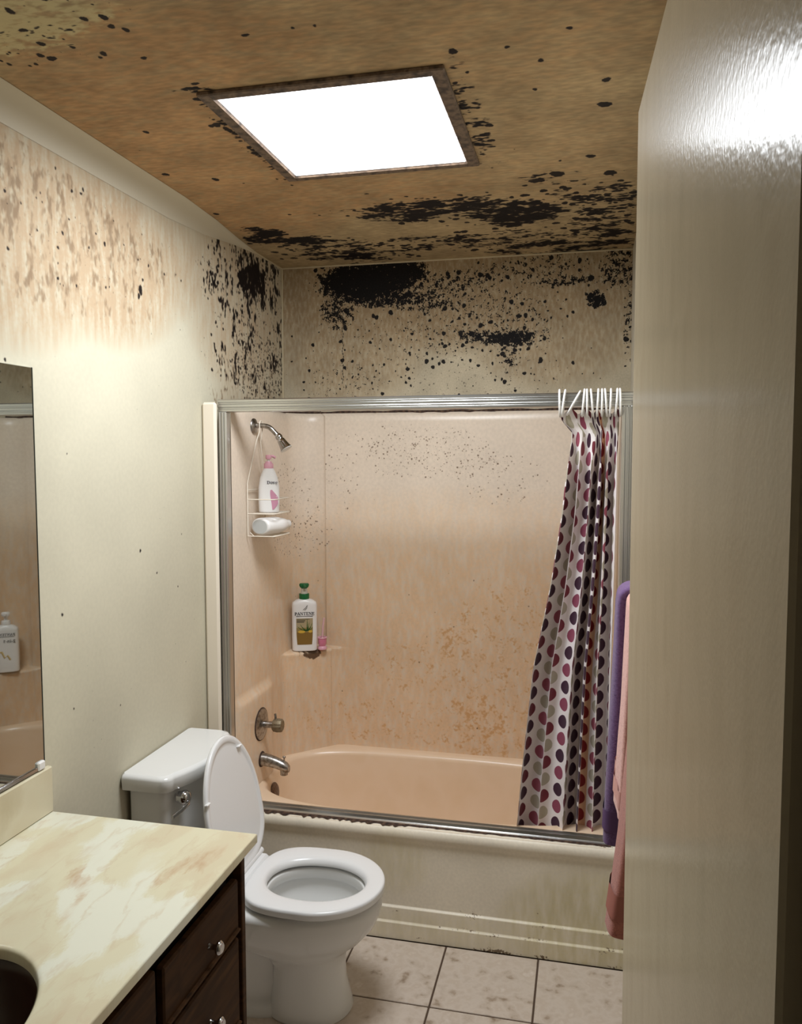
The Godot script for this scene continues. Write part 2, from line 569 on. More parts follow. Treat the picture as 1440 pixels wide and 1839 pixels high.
	for p in [[0.387, 2.457, 0.187, 0.076, 1.15], [0.513, 2.487, 0.135, 0.053, 1.1], [0.259, 2.335, 0.077, 0.068, 0.6], [0.475, 2.381, 0.173, 0.035, 0.8], [0.66, 2.361, 0.145, 0.042, 0.55], [0.745, 2.432, 0.191, 0.037, 0.5],
			[1.012, 2.193, 0.105, 0.03, 0.95], [0.866, 2.207, 0.066, 0.021, 0.75], [0.937, 2.303, 0.209, 0.117, 0.3], [1.02, 2.114, 0.033, 0.059, 0.5], [1.367, 2.339, 0.035, 0.032, 1.0], [1.258, 2.419, 0.123, 0.019, 0.6],
			[1.458, 2.46, 0.074, 0.076, 0.55], [1.498, 2.257, 0.018, 0.157, 0.42], [1.124, 2.226, 0.064, 0.069, 0.32], [0.746, 2.216, 0.285, 0.094, 0.22], [0.865, 2.468, 0.279, 0.023, 0.42], [1.121, 2.478, 0.204, 0.05, 0.35], [0.9, 2.05, 0.3, 0.1, 0.12], [0.3, 2.02, 0.15, 0.08, 0.2], [0.4, 2.15, 0.2, 0.1, 0.1]]:
		back_mould.append([p[0], TOP - p[1], p[2], p[3], p[4]])
	var drips := []
	for k in 26:
		drips.append([0.285 + 0.003 * sin(k * 1.7), 0.2 + k * 0.0125, 0.0022, 0.007])
	grain_k = 0.05
	mould_gain = 1.25
	var btex := painted(bw, bh, rgb(190, 178, 154), 0.06, noise(bw, bh, 0.006, 61), noise(bw, bh, 0.1, 62), rgb(154, 132, 102), soft_map(bw, bh, bs, [[0.7, 0.12, 0.9, 0.22, 0.75], [1.2, 0.3, 0.3, 0.2, 0.5], [0.3, 0.3, 0.3, 0.25, 0.5]]), noise(bw, bh, 0.06, 63, Vector2i(1, 3), 5),
		rgb(11, 9, 10), soft_map(bw, bh, bs, back_mould), noise(bw, bh, 0.035, 64, Vector2i.ONE, 4), noise(bw, bh, 0.11, 65), colonies(bw, bh, bs, back_mould + [[0.75, 0.45, 0.7, 0.28, -0.37, 0.5, 3.0], [0.95, 0.3, 0.25, 0.15, 0.1, 0.7, 1.5], [0.3, 0.55, 0.25, 0.12, -0.2, 0.4, 3.0]], 5200, 0.010, 66, drips))
	mould_gain = 1.0
	faced("wall_back", Vector3(-0.1, 0, -0.1), Vector3(RIGHT + 0.1, TOP, 0), quad(Vector3(0, TOP, 0.001), Vector3(RIGHT, TOP, 0.001), Vector3(RIGHT, 1.8, 0.001), Vector3(0, 1.8, 0.001)), mouldy(btex), "back wall above the shower covered in black mould colonies")
	var cove := []
	for k in 9:
		var a := PI / 2 * k / 8
		var row := []
		for z in [0.25, 0.5, 0.75, 1.0, FRONT - 0.002]:
			var r := 0.002 + 0.06 * smoothstep(0.2, 1.0, z)
			row.append(Vector3(0.002 + r * (1 - cos(a)), TOP - 0.002 - r * (1 - sin(a)), z))
		cove.append(row)
	structure("trim_4", skin(cove, false), flat(rgb(200, 192, 172), 0.65), "soft cream cove where the left wall curves into the ceiling")
	structure("wall_right", slab(Vector3(RIGHT, 0, -0.1), Vector3(RIGHT + 0.1, TOP, FRONT + 0.12)), M.plaster, "cream right wall behind the towels and the open door")
	# front wall with the doorway in which the photographer stands
	var f := [[slab(Vector3(-0.1, 0, FRONT), Vector3(0.68, TOP, FRONT + 0.12)), Transform3D()], [slab(Vector3(0.68, 2.2, FRONT), Vector3(1.452, TOP, FRONT + 0.12)), Transform3D()], [slab(Vector3(1.452, 0, FRONT), Vector3(RIGHT, TOP, FRONT + 0.12)), Transform3D()]]
	structure("wall_front", merged(f), M.plaster, "front wall with the open doorway")
	# the hallway beyond the doorway
	structure("wall_hall_left", slab(Vector3(0.2, 0, FRONT + 0.12), Vector3(0.3, TOP, 4.8)), M.hall, "left wall of the dark hallway")
	structure("wall_hall_right", slab(Vector3(1.75, 0, FRONT + 0.12), Vector3(1.85, TOP, 4.8)), M.hall, "right wall of the dark hallway")
	structure("wall_hall_back", slab(Vector3(0.2, 0, 4.8), Vector3(1.85, TOP, 4.9)), M.hall, "far wall of the dark hallway")
	structure("ceiling_hall", slab(Vector3(0.2, TOP, FRONT + 0.12), Vector3(1.85, TOP + 0.1, 4.9)), M.hall, "ceiling of the dark hallway")
	structure("floor_hall", slab(Vector3(0.2, -0.1, FRONT + 0.12), Vector3(1.85, 0, 4.9)), M.hall, "floor of the dark hallway")
	# thin beads of caulk in the corners
	var caulk := flat(rgb(196, 182, 152), 0.6)
	structure("trim_1", tube([Vector3(0.004, TOP - 0.003, 0.004), Vector3(RIGHT, TOP - 0.003, 0.004)], 0.0045, 6), caulk, "thin pale caulk line where the back wall meets the ceiling")
	structure("trim_2", tube([Vector3(0.004, 1.885, 0.004), Vector3(0.004, TOP, 0.004)], 0.0045, 6), caulk, "thin pale caulk line in the back left corner")
	structure("trim_3", tube([Vector3(0.004, TOP - 0.003, 0.0), Vector3(0.004, TOP - 0.003, 0.9)], 0.004, 6), caulk, "thin pale caulk line where the left wall meets the ceiling")

func floor_tiles() -> void:
	var grout := structure("floor", slab(Vector3(-0.05, -0.1, 0.0), Vector3(RIGHT, -0.004, FRONT + 0.12)), flat(rgb(84, 66, 52), 0.9), "beige stone-look tiled floor with dark grout")
	var mats := []
	for k in 3:
		var m := world_mapped(flat(Color.WHITE, 0.42), ramp_noise(512, 512, 0.012, 70 + k, [rgb(140, 120, 100), rgb(192, 176, 160), rgb(204, 190, 176), rgb(196, 180, 164), rgb(216, 204, 192)], Vector2i.ONE, 6, 0.0), Vector3(1.9, 1.9, 1.9))
		with_relief(m, M.orange_peel, 0.12)
		mats.append(m)
	var s := 0.3144
	for i in range(-3, 3):
		for j in range(0, 8):
			var x0 := maxf(0.894 + i * s, 0.0)
			var x1 := minf(0.894 + (i + 1) * s, RIGHT)
			var z0 := 0.808 + j * s
			var z1 := minf(z0 + s, FRONT + 0.12)
			if x1 - x0 < 0.02 or z1 - z0 < 0.02:
				continue
			obj("tile", bevelled(Vector3(x1 - x0 - 0.006, 0.008, z1 - z0 - 0.006), 0.0015), mats[(i + 5 * j + 9) % 3], grout, Vector3((x0 + x1) / 2, -0.004, (z0 + z1) / 2))

# ------------------------------------------------------------ bath and shower
func oval(cx: float, cz: float, rx: float, rz: float, y: float, p: float, n := 64) -> Array:
	var row := []
	for k in n:
		var a := TAU * k / n
		row.append(Vector3(cx + rx * signf(cos(a)) * pow(absf(cos(a)), 2.0 / p), y, cz + rz * signf(sin(a)) * pow(absf(sin(a)), 2.0 / p)))
	return row

func bathtub() -> void:
	var t := thing("bathtub", "peach fibreglass bathtub with a pale stained apron and moulded rim", "bathtub", Vector3(0, 0, 0))
	var rows := []
	var cx := 0.757
	var cz := 0.398
	var n := 96
	# the flat rim: from a rounded rectangle down into the basin
	rows.append(oval(cx, cz, RIGHT / 2 - 0.004, 0.392, 0.398, 40.0, n))
	rows.append(oval(cx, cz, 0.682, 0.318, 0.400, 4.0, n))
	rows.append(oval(cx, cz, 0.667, 0.300, 0.400, 3.4, n))
	rows.append(oval(cx, cz, 0.656, 0.290, 0.394, 3.4, n))
	rows.append(oval(cx, cz, 0.647, 0.282, 0.378, 3.4, n))
	rows.append(oval(cx, cz, 0.628, 0.264, 0.25, 3.3, n))
	rows.append(oval(cx, cz, 0.59, 0.235, 0.12, 3.2, n))
	rows.append(oval(cx, cz, 0.50, 0.20, 0.085, 4.0, n))
	rows.append(oval(cx, cz, 0.30, 0.12, 0.078, 3.0, n))
	obj("body", skin(rows, true, false, true), M.fibreglass, t)
	# apron: rolled rim, plain panel, two steps at the foot
	var prof := []
	for k in 7:
		var a := PI / 2 * k / 6
		prof.append(Vector2(0.78 + 0.022 * sin(a), 0.378 + 0.022 * cos(a)))
	prof = [Vector2(0.72, 0.4005)] + prof + [Vector2(0.802, 0.366), Vector2(0.795, 0.352), Vector2(0.79, 0.34), Vector2(0.788, 0.116), Vector2(0.789, 0.1125), Vector2(0.795, 0.110), Vector2(0.797, 0.1065), Vector2(0.797, 0.064), Vector2(0.798, 0.0605), Vector2(0.803, 0.058), Vector2(0.805, 0.055), Vector2(0.805, 0.0)]
	var aw := 1024
	var ah := 320
	var asz := Vector2(RIGHT, 0.5)
	var dirt := [[0.9, 0.375, 0.6, 0.010, 0.2], [1.35, 0.375, 0.16, 0.010, 0.42], [1.2, 0.432, 0.4, 0.009, 0.2], [1.35, 0.3, 0.2, 0.15, -0.2], [1.2, 0.49, 0.35, 0.010, 0.36], [1.1, 0.05, 0.4, 0.01, 0.3]]
	var yellow := [[1.38, 0.38, 0.25, 0.18, 0.6], [0.7, 0.2, 0.1, 0.1, 0.3], [1.1, 0.44, 0.6, 0.06, 0.3]]
	grain_k = 0.025
	var atex := painted(aw, ah, rgb(234, 224, 206), 0.025, noise(aw, ah, 0.006, 81), noise(aw, ah, 0.1, 82), rgb(212, 200, 166), soft_map(aw, ah, asz, yellow), noise(aw, ah, 0.05, 83, Vector2i(1, 5), 4),
		rgb(122, 104, 84), soft_map(aw, ah, asz, dirt), noise(aw, ah, 0.03, 84, Vector2i(3, 1), 4), noise(aw, ah, 0.12, 85), colonies(aw, ah, asz, dirt, 900, 0.003, 86))
	var am := mouldy(atex)
	am.roughness = 0.32
	obj("apron", sweep_x(prof, 0.003, RIGHT - 0.003, Vector2.ZERO, 4), am, t)
	var plate := obj("overflow_plate", lathe([Vector2(0.042, 0.0), Vector2(0.042, 0.003), Vector2(0.036, 0.008), Vector2(0.014, 0.011)]), M.stained_chrome, t, Vector3(0.119, 0.322, 0.45))
	plate.rotation.z = -PI / 2 + 0.1

func shower_surround() -> void:
	# a path round the three walls seen from above, given at two heights: above the corner shelves and below them
	var upper := []
	var lower := []
	var r := 0.12
	var x0 := 0.085
	var x1 := 1.452
	var zb := 0.05
	var nl := 26
	for k in nl + 1:
		var z := lerpf(0.734, zb + r, float(k) / nl)
		upper.append(Vector2(x0, z))
	for k in range(1, 13):
		var a := PI / 2 * k / 12
		upper.append(Vector2(x0 + r - r * cos(a), zb + r - r * sin(a)))
	upper.append(Vector2(0.2135, zb))
	for k in range(1, 30):
		upper.append(Vector2(lerpf(0.2195, 1.3175, (k - 1) / 28.0), zb))
	upper.append(Vector2(1.3235, zb))
	for k in range(1, 13):
		var a := PI / 2 * k / 12
		upper.append(Vector2(x1 - r + r * sin(a), zb + r - r * cos(a)))
	for k in range(1, nl + 1):
		upper.append(Vector2(x1, lerpf(zb + r, 0.734, float(k) / nl)))
	# the back panel stands a little proud of the corner mouldings
	for i in upper.size():
		var over: float = smoothstep(0.214, 0.219, upper[i].x) * smoothstep(1.323, 1.318, upper[i].x)
		upper[i].y += 0.007 * over
	# below the shelves the corners are filled by a slope across them
	var leg := 0.20
	for p in upper:
		var q: Vector2 = p
		for side in 2:
			var dx: float = p.x - x0 if side == 0 else x1 - p.x
			var dz: float = p.y - zb
			var lack := leg - (dx + dz)
			if lack > 0.0:
				var push := lack / 2.0
				q.y += push
				q.x += push if side == 0 else -push
		lower.append(q)
	var heights := [0.395, 0.42, 0.5, 0.6, 0.645, 0.655, 0.6605, 0.663, 0.667, 0.70, 0.735, 0.75, 0.765, 0.78, 0.8, 0.828, 0.838, 0.8435, 0.846, 0.85, 0.92, 1.05, 1.2, 1.4, 1.6, 1.75, 1.84, 1.868, 1.878, 1.882]
	var length := [0.0]
	for i in range(1, upper.size()):
		length.append(length[-1] + upper[i].distance_to(upper[i - 1]))
	var total: float = length[-1]
	var rows := []
	var uvs := []
	for y in heights:
		var row := []
		var ur := []
		
		
		for i in upper.size():
			var ledge := 0.845 if upper[i].x < 0.75 else 0.662
			var k := smoothstep(ledge - 0.003, ledge + 0.003, y)
			var soft := smoothstep(ledge + 0.001, ledge - 0.019, y) * 0.008
			var q: Vector2 = lower[i].lerp(upper[i], k)
			var filled: float = lower[i].distance_to(upper[i])
			if filled > 0.01 and y < ledge - 0.003:
				var mid := Vector2((x0 + x1) / 2, 0.5)
				q += (mid - q).normalized() * (0.008 - soft)
			# moulded ledge low on the end walls
			var z: float = upper[i].y
			var window := smoothstep(0.36, 0.42, z) * smoothstep(0.732, 0.70, z)
			var step := 0.016 * smoothstep(0.782, 0.758, y) * window
			if upper[i].x < 0.4:
				q.x += step
			elif upper[i].x > 1.1:
				q.x -= step
			# top lip rolls back to the wall
			var lip := smoothstep(1.868, 1.882, y) * 0.02
			q += (q - Vector2((x0 + x1) / 2, 0.5)).normalized() * lip
			row.append(Vector3(q.x, y, q.y))
			ur.append(Vector2(length[i] / total, (1.882 - y) / (1.882 - 0.395)))
		rows.append(row)
		uvs.append(ur)
	var w := 1408
	var h := 760
	var size := Vector2(total, 1.487)
	var s0: float = 0.564 + PI / 2 * r
	var specks := []
	for p in [[0.683, 1.711, 0.192, 0.072, 0.2], [0.828, 1.668, 0.142, 0.048, 0.2], [0.535, 1.692, 0.075, 0.073, 0.12], [0.994, 1.597, 0.139, 0.07, 0.1], [0.61, 1.763, 0.194, 0.047, 0.1], [0.295, 1.619, 0.052, 0.123, 0.1], [0.75, 1.3, 0.4, 0.3, -0.391], [0.6, 0.8, 0.5, 0.3, -0.393]]:
		specks.append([s0 + p[0] - x0 - r, 1.882 - p[1], p[2], p[3], p[4]])
	for p in [[0.2, 1.46, 0.12, 0.13, 0.2], [0.16, 1.365, 0.14, 0.08, 0.2], [0.25, 1.56, 0.12, 0.07, 0.1]]:
		specks.append([0.734 - p[0] + 0.02, 1.882 - p[1], p[2], p[3], p[4]])
	var black := [[0.650, 1.043, 0.055, 0.009, 1.1], [0.66, 1.062, 0.012, 0.028, 0.85], [0.635, 1.055, 0.02, 0.015, 0.7], [0.605, 1.0, 0.005, 0.05, 0.6]]
	var rust := []
	for p in [[0.787, 0.897, 0.063, 0.069, 0.42], [0.905, 0.536, 0.108, 0.148, 0.42], [0.966, 0.467, 0.06, 0.061, 0.36], [0.758, 0.773, 0.289, 0.099, 0.1], [0.508, 0.532, 0.373, 0.076, 0.08], [1.0, 0.8, 0.2, 0.3, 0.1]]:
		rust.append([s0 + p[0] - x0 - r, 1.882 - p[1], p[2], p[3], p[4]])
	var tan := [[total / 2, 1.1, 1.2, 0.5, 0.75], [total / 2, 0.7, 0.9, 0.3, 0.35]]
	var fine_colonies := colonies(w, h, size, specks, 38000, 0.0028, 93)
	grain_k = 0.03
	var tex := painted(w, h, rgb(224, 208, 190), 0.025, noise(w, h, 0.005, 91), noise(w, h, 0.1, 92), rgb(222, 190, 156), soft_map(w, h, size, tan), noise(w, h, 0.05, 94, Vector2i(1, 3), 5),
		rgb(92, 70, 52), soft_map(w, h, size, black), noise(w, h, 0.03, 95, Vector2i.ONE, 4), noise(w, h, 0.1, 96), fine_colonies, rgb(202, 152, 100), soft_map(w, h, size, rust))
	var m := mouldy(tex)
	m.roughness = 0.34
	m.metallic_specular = 0.5
	var spans := [[0, 40], [40, 68], [68, upper.size() - 1]]
	var about := ["peach fibreglass end panel of the shower with valve, caddy and corner shelf, beside the toilet", "wide peach fibreglass back panel of the shower with rust stains and mould specks", "peach fibreglass end panel of the shower behind the gathered dotted curtain"]
	var t: Node3D
	for k in 3:
		var panel := thing("shower_wall_panel", about[k], "shower panel")
		panel.set_meta("kind", "thing")
		var part_rows := []
		var part_uvs := []
		for j in rows.size():
			part_rows.append(rows[j].slice(spans[k][0], spans[k][1] + 1))
			part_uvs.append(uvs[j].slice(spans[k][0], spans[k][1] + 1))
		obj("moulded_sheet", skin(part_rows, false, false, false, part_uvs), m, panel)
		if k == 1:
			t = panel
			continue
		# front flange that returns to the side wall
		var lo := 0.003 if k == 0 else 1.484
		var hi := 0.058 if k == 0 else RIGHT - 0.003
		obj("flange", bevelled(Vector3(hi - lo, 1.485, 0.02), 0.008), M.flange, panel, Vector3((lo + hi) / 2, 0.4 + 1.485 / 2, 0.79))
	# the uneven caulk bead along the top edge of the panels
	var bead := []
	for k in 14:
		bead.append(Vector3(0.066 + 0.002 * sin(k * 2.3), 1.887 + 0.002 * sin(k * 1.9), lerpf(0.60, 0.12, k / 13.0)))
	bead.append(Vector3(0.075, 1.887, 0.065))
	for k in 40:
		bead.append(Vector3(lerpf(0.1, 1.44, k / 39.0), 1.886 + 0.003 * sin(k * 1.3) * sin(k * 0.37), 0.034 + 0.004 * sin(k * 2.1)))
	obj("caulk_bead", tube(bead, 0.0065, 6), M.grime, t)

func shower_frame() -> void:
	var t := thing("shower_door_frame", "brushed aluminium shower door frame with ribbed header rail on the bathtub", "shower frame", Vector3(0, 0, 0))
	# ribbed header: profile in (z, y)
	var header := [Vector2(0.732, 1.855), Vector2(0.732, 1.897), Vector2(0.764, 1.897), Vector2(0.768, 1.893), Vector2(0.768, 1.886), Vector2(0.7645, 1.884), Vector2(0.7645, 1.880), Vector2(0.770, 1.877), Vector2(0.770, 1.869), Vector2(0.7655, 1.866), Vector2(0.7655, 1.862), Vector2(0.769, 1.860), Vector2(0.769, 1.853), Vector2(0.765, 1.851), Vector2(0.736, 1.851)]
	obj("header_rail", swept(header, 0.052, 1.486), M.aluminium, t)
	for s in 2:
		var jamb := [[bevelled(Vector3(0.034, 1.446, 0.034), 0.003), Transform3D()], [bevelled(Vector3(0.007, 1.446, 0.006), 0.002), at(-0.009, 0, 0.018)], [bevelled(Vector3(0.006, 1.446, 0.006), 0.002), at(0.004, 0, 0.018)], [bevelled(Vector3(0.006, 1.446, 0.006), 0.002), at(0.013, 0, 0.018)]]
		obj("jamb", merged(jamb), M.aluminium, t, Vector3(0.0675 if s == 0 else 1.4695, 0.406 + 0.723, 0.752))
	var sill := [Vector2(0.735, 0.4), Vector2(0.735, 0.418), Vector2(0.741, 0.418), Vector2(0.743, 0.409), Vector2(0.751, 0.409), Vector2(0.753, 0.415), Vector2(0.757, 0.415), Vector2(0.760, 0.406), Vector2(0.772, 0.403), Vector2(0.773, 0.4)]
	obj("sill_track", swept(sill, 0.05, 1.486), M.aluminium, t)
	var rng := RandomNumberGenerator.new()
	rng.seed = 8
	var rows := []
	for k in 121:
		var x := lerpf(0.09, 1.44, k / 120.0)
		var wide := (0.014 if x < 0.75 else 0.005) * rng.randf_range(0.4, 1.3) + 0.002
		rows.append([Vector3(x, 0.4006, 0.7715), Vector3(x, 0.4045, 0.773), Vector3(x, 0.403, 0.774 + wide * 0.6), Vector3(x, 0.4004, 0.774 + wide)])
	obj("mouldy_caulk", skin(rows, false), M.grime, t)

# a sharp-edged closed (z, y) profile carried along x, with end caps
func swept(profile: Array, x0: float, x1: float) -> ArrayMesh:
	var v := PackedVector3Array()
	var idx := PackedInt32Array()
	var n := profile.size()
	for i in n:
		var a: Vector2 = profile[i]
		var b: Vector2 = profile[(i + 1) % n]
		var s := v.size()
		v.append_array([Vector3(x0, a.y, a.x), Vector3(x0, b.y, b.x), Vector3(x1, b.y, b.x), Vector3(x1, a.y, a.x)])
		idx.append_array([s, s + 1, s + 2, s, s + 2, s + 3])
	var tri := Geometry2D.triangulate_polygon(PackedVector2Array(profile))
	for x in [x0, x1]:
		var s := v.size()
		for p in profile:
			v.append(Vector3(x, p.y, p.x))
		for k in range(0, tri.size(), 3):
			if x == x0:
				idx.append_array([s + tri[k], s + tri[k + 2], s + tri[k + 1]])
			else:
				idx.append_array([s + tri[k], s + tri[k + 1], s + tri[k + 2]])
	return build(v, idx)

func curtain() -> void:
	# printed cloth: columns of big dots, set half a step off from column to column
	var w := 1024
	var h := 1024
	var cell := 64
	var im := Image.create(w, h, false, Image.FORMAT_RGB8)
	im.fill(rgb(238, 230, 230))
	var palette := [[rgb(116, 40, 56), rgb(176, 168, 152)], [rgb(58, 18, 44), rgb(104, 30, 46)], [rgb(178, 170, 152), rgb(150, 72, 90)], [rgb(120, 42, 56), rgb(178, 170, 152)], [rgb(140, 62, 86), rgb(56, 16, 44)], [rgb(108, 30, 46), rgb(172, 162, 146)], [rgb(56, 16, 44), rgb(60, 18, 46)], [rgb(56, 16, 44), rgb(62, 20, 48)]]
	for c in w / cell:
		var pair: Array = palette[c % 8].duplicate()
		if c == 8 or c == 11:
			pair = [rgb(56, 16, 44), rgb(60, 18, 46)]
		if c == 9:
			pair[0] = rgb(128, 22, 24)
			pair[1] = rgb(134, 26, 26)
			im.fill_rect(Rect2i(c * cell, 0, cell, h), rgb(222, 176, 142))
		for r in h / cell:
			var cy := r * cell + (cell / 2 if c % 2 == 0 else 0)
			var col: Color = pair[r % 2]
			for y in range(-24, 25):
				for x in range(-25, 26):
					if (x / 25.0) ** 2 + (y / 24.5) ** 2 < 1.0:
						im.set_pixel(c * cell + cell / 2 + x, posmod(cy + y, h), col)
	var m := flat(Color.WHITE, 0.75)
	m.albedo_texture = ImageTexture.create_from_image(im)
	m.rim_enabled = true
	m.rim = 0.2
	m.backlight_enabled = true
	m.backlight = Color(0.18, 0.16, 0.16)
	var t := thing("shower_curtain", "white shower curtain printed with maroon, purple and grey dots, gathered at the right", "shower curtain", Vector3(0, 0, 0))
	var folds := 5.2
	var nx := 400
	var ny := 44
	var lefts := [[1.84, 1.250], [1.80, 1.262], [1.765, 1.296], [1.70, 1.290], [1.5, 1.272], [1.25, 1.236], [0.961, 1.180], [0.6, 1.145], [0.30, 1.122]]
	var rows := []
	for j in ny + 1:
		var y := lerpf(1.838, 0.30, float(j) / ny)
		var xl: float = lefts[-1][1]
		for k in lefts.size() - 1:
			if y <= lefts[k][0] and y >= lefts[k + 1][0]:
				xl = lerpf(lefts[k][1], lefts[k + 1][1], inverse_lerp(lefts[k][0], lefts[k + 1][0], y))
		var xr := 1.446
		var down := float(j) / ny
		var zc := lerpf(0.728, 0.655, smoothstep(0.0, 0.25, down))
		var amp := lerpf(0.012, 0.040, smoothstep(0.0, 0.2, down))
		var row := []
		for i in nx + 1:
			var u := float(i) / nx
			var warp := u + 0.045 * sin(u * TAU * 1.2 + 0.9) + 0.014 * sin(u * TAU * 3.1 + down * 1.6)
			var ph := warp * folds * TAU + 0.5
			var big := 1.0 + 0.45 * sin(ph * 0.37 + 1.0)
			var bell := sin(ph)
			bell = bell * 0.85 + 0.3 * sin(ph * 0.5 + down * 1.4) + 0.12 * sin(ph * 1.62 + 0.4)
			var x := lerpf(xl, xr, u) + cos(ph) * amp * 0.30 * smoothstep(0.0, 0.15, down)
			row.append(Vector3(x, y + 0.008 * sin(ph) * (1.0 - down) * (1.0 - down), zc + minf(amp * bell * big, 0.722 - zc)))
		rows.append(row)
	# the print runs along the cloth itself: u is the length of cloth from its edge at mid height
	var run := [0.0]
	for i in range(1, nx + 1):
		run.append(run[-1] + rows[ny / 2][i].distance_to(rows[ny / 2][i - 1]))
	var uvs := []
	for j in ny + 1:
		var ur := []
		for i in nx + 1:
			ur.append(Vector2(run[i] / 0.976 + 0.02, float(j) / ny * 1.54 / 0.976))
		uvs.append(ur)
	obj("cloth", skin(rows, false, false, false, uvs), m, t)
	# rings
	var ring := ring_mesh(0.040, 0.0034, Vector2(0.80, 1.08))
	var px := [1.2555, 1.268, 1.300, 1.3305, 1.3425, 1.358, 1.3755, 1.389, 1.4015, 1.4155, 1.434, 1.446]
	var order := ["first", "second", "third", "fourth", "fifth", "sixth", "seventh", "eighth", "ninth", "tenth", "eleventh", "twelfth"]
	for k in 12:
		var extra := "the leaning one, " if k == 2 else ""
		var o := obj("curtain_ring", ring, M.white_plastic, null, Vector3(px[k], 1.864, 0.752))
		tag(o, "white plastic curtain ring over the header rail, %s%s from the left" % [extra, order[k]], "curtain ring", "white curtain rings on the header rail")
		o.rotation.x = [0.1, -0.12, 0.05, 0.08, -0.05, 0.1, 0.02, -0.08, 0.06, -0.03, 0.07, -0.02][k]
		o.rotation.z = [0.03, -0.12, -0.5, -0.08, 0.02, 0.10, -0.04, 0.0, 0.08, -0.03, -0.06, 0.03][k]

func shower_fittings() -> void:
	var z := 0.53
	var h := thing("showerhead", "chrome shower head on a bent arm high on the left end wall", "shower head", Vector3(0.086, 1.81, z))
	var fl := obj("wall_flange", lathe([Vector2(0.030, 0.0), Vector2(0.029, 0.005), Vector2(0.018, 0.011), Vector2(0.011, 0.014)]), M.dull_chrome, h)
	fl.rotation.z = -PI / 2
	var arm := []
	for k in 4:
		arm.append(Vector3(0.005 + k * 0.012, 0.002 - k * 0.0005, 0))
	for k in range(1, 9):
		var a := deg_to_rad(45) * k / 8.0
		arm.append(Vector3(0.041 + 0.05 * sin(a), 0.0 - 0.05 * (1 - cos(a)), 0))
	arm.append(arm[-1] + Vector3(0.026, -0.026, 0))
	obj("arm", tube(arm, 0.0095, 12), M.dull_chrome, h)
	var tip: Vector3 = arm[-1]
	var head := obj("spray_head", lathe([Vector2(0.011, 0.008), Vector2(0.014, 0.0), Vector2(0.014, -0.008), Vector2(0.011, -0.012), Vector2(0.015, -0.016), Vector2(0.0165, -0.026), Vector2(0.021, -0.048), Vector2(0.0235, -0.056)]), M.chrome, h, tip)
	head.rotation.z = deg_to_rad(33)
	obj("spray_plate", lathe([Vector2(0.0235, -0.0565), Vector2(0.0238, -0.059), Vector2(0.018, -0.060)]), M.white_plastic, head)
	var v := thing("shower_valve", "chrome shower valve with round plate and corroded knob above the spout", "shower valve", Vector3(0.101, 0.634, z))
	var plate := obj("wall_plate", lathe([Vector2(0.062, 0.0), Vector2(0.061, 0.004), Vector2(0.045, 0.012), Vector2(0.02, 0.016)]), M.dull_chrome, v)
	plate.rotation.z = -PI / 2
	obj("grime_ring", ring_mesh(0.0615, 0.004), M.grime, v)
	obj("stem", tube([Vector3(0.01, 0, 0), Vector3(0.055, 0.001, 0)], 0.013, 14), M.dull_chrome, v)
	var rows := []
	for k in 5:
		var x: float = [0.05, 0.054, 0.07, 0.086, 0.090][k]
		var row := []
		for i in 48:
			var a := TAU * i / 48
			var rr: float = ([0.018, 0.024, 0.026, 0.025, 0.020][k]) * (1.0 + 0.05 * cos(a * 12))
			row.append(Vector3(x, cos(a) * rr, sin(a) * rr))
		rows.append(row)
	obj("knob", skin(rows, true, true, true), world_mapped(flat(Color.WHITE, 0.5, 0.6), ramp_noise(128, 128, 0.06, 99, [rgb(84, 70, 50), rgb(150, 136, 112), rgb(112, 98, 74)]), Vector3(12, 12, 12)), v)
	obj("lever", tube([Vector3(0.062, 0.02, 0), Vector3(0.061, 0.036, 0), Vector3(0.060, 0.046, 0)], 0.005, 8), M.dull_chrome, v)
	var s := thing("tub_spout", "chrome tub spout with rust spots and a diverter pin below the valve", "tub spout", Vector3(0.101, 0.492, z))
	var body := []
	for k in 9:
		var f := k / 8.0
		var row := []
		for i in 20:
			var a := TAU * i / 20
			var ry := lerpf(0.026, 0.021, f)
			row.append(Vector3(f * 0.105, -0.022 * f * f - 0.004 * f + cos(a) * ry, sin(a) * lerpf(0.025, 0.019, f)))
		body.append(row)
	var last := []
	for i in 20:
		var a := TAU * i / 20
		last.append(Vector3(0.115, -0.03 + cos(a) * 0.014, sin(a) * 0.013))
	body.append(last)
	obj("spout_body", skin(body, true, true, true), M.dull_chrome, s)
	obj("outlet", tube([Vector3(0.094, -0.03, 0), Vector3(0.094, -0.055, 0)], 0.015, 14), M.dull_chrome, s)
	obj("diverter_pin", lathe([Vector2(0.003, -0.01), Vector2(0.003, 0.012), Vector2(0.006, 0.013), Vector2(0.006, 0.018), Vector2(0.002, 0.02)], 12), M.dull_chrome, s, Vector3(0.095, 0.0, 0))
	obj("grime_ring", ring_mesh(0.027, 0.004), M.grime, s)

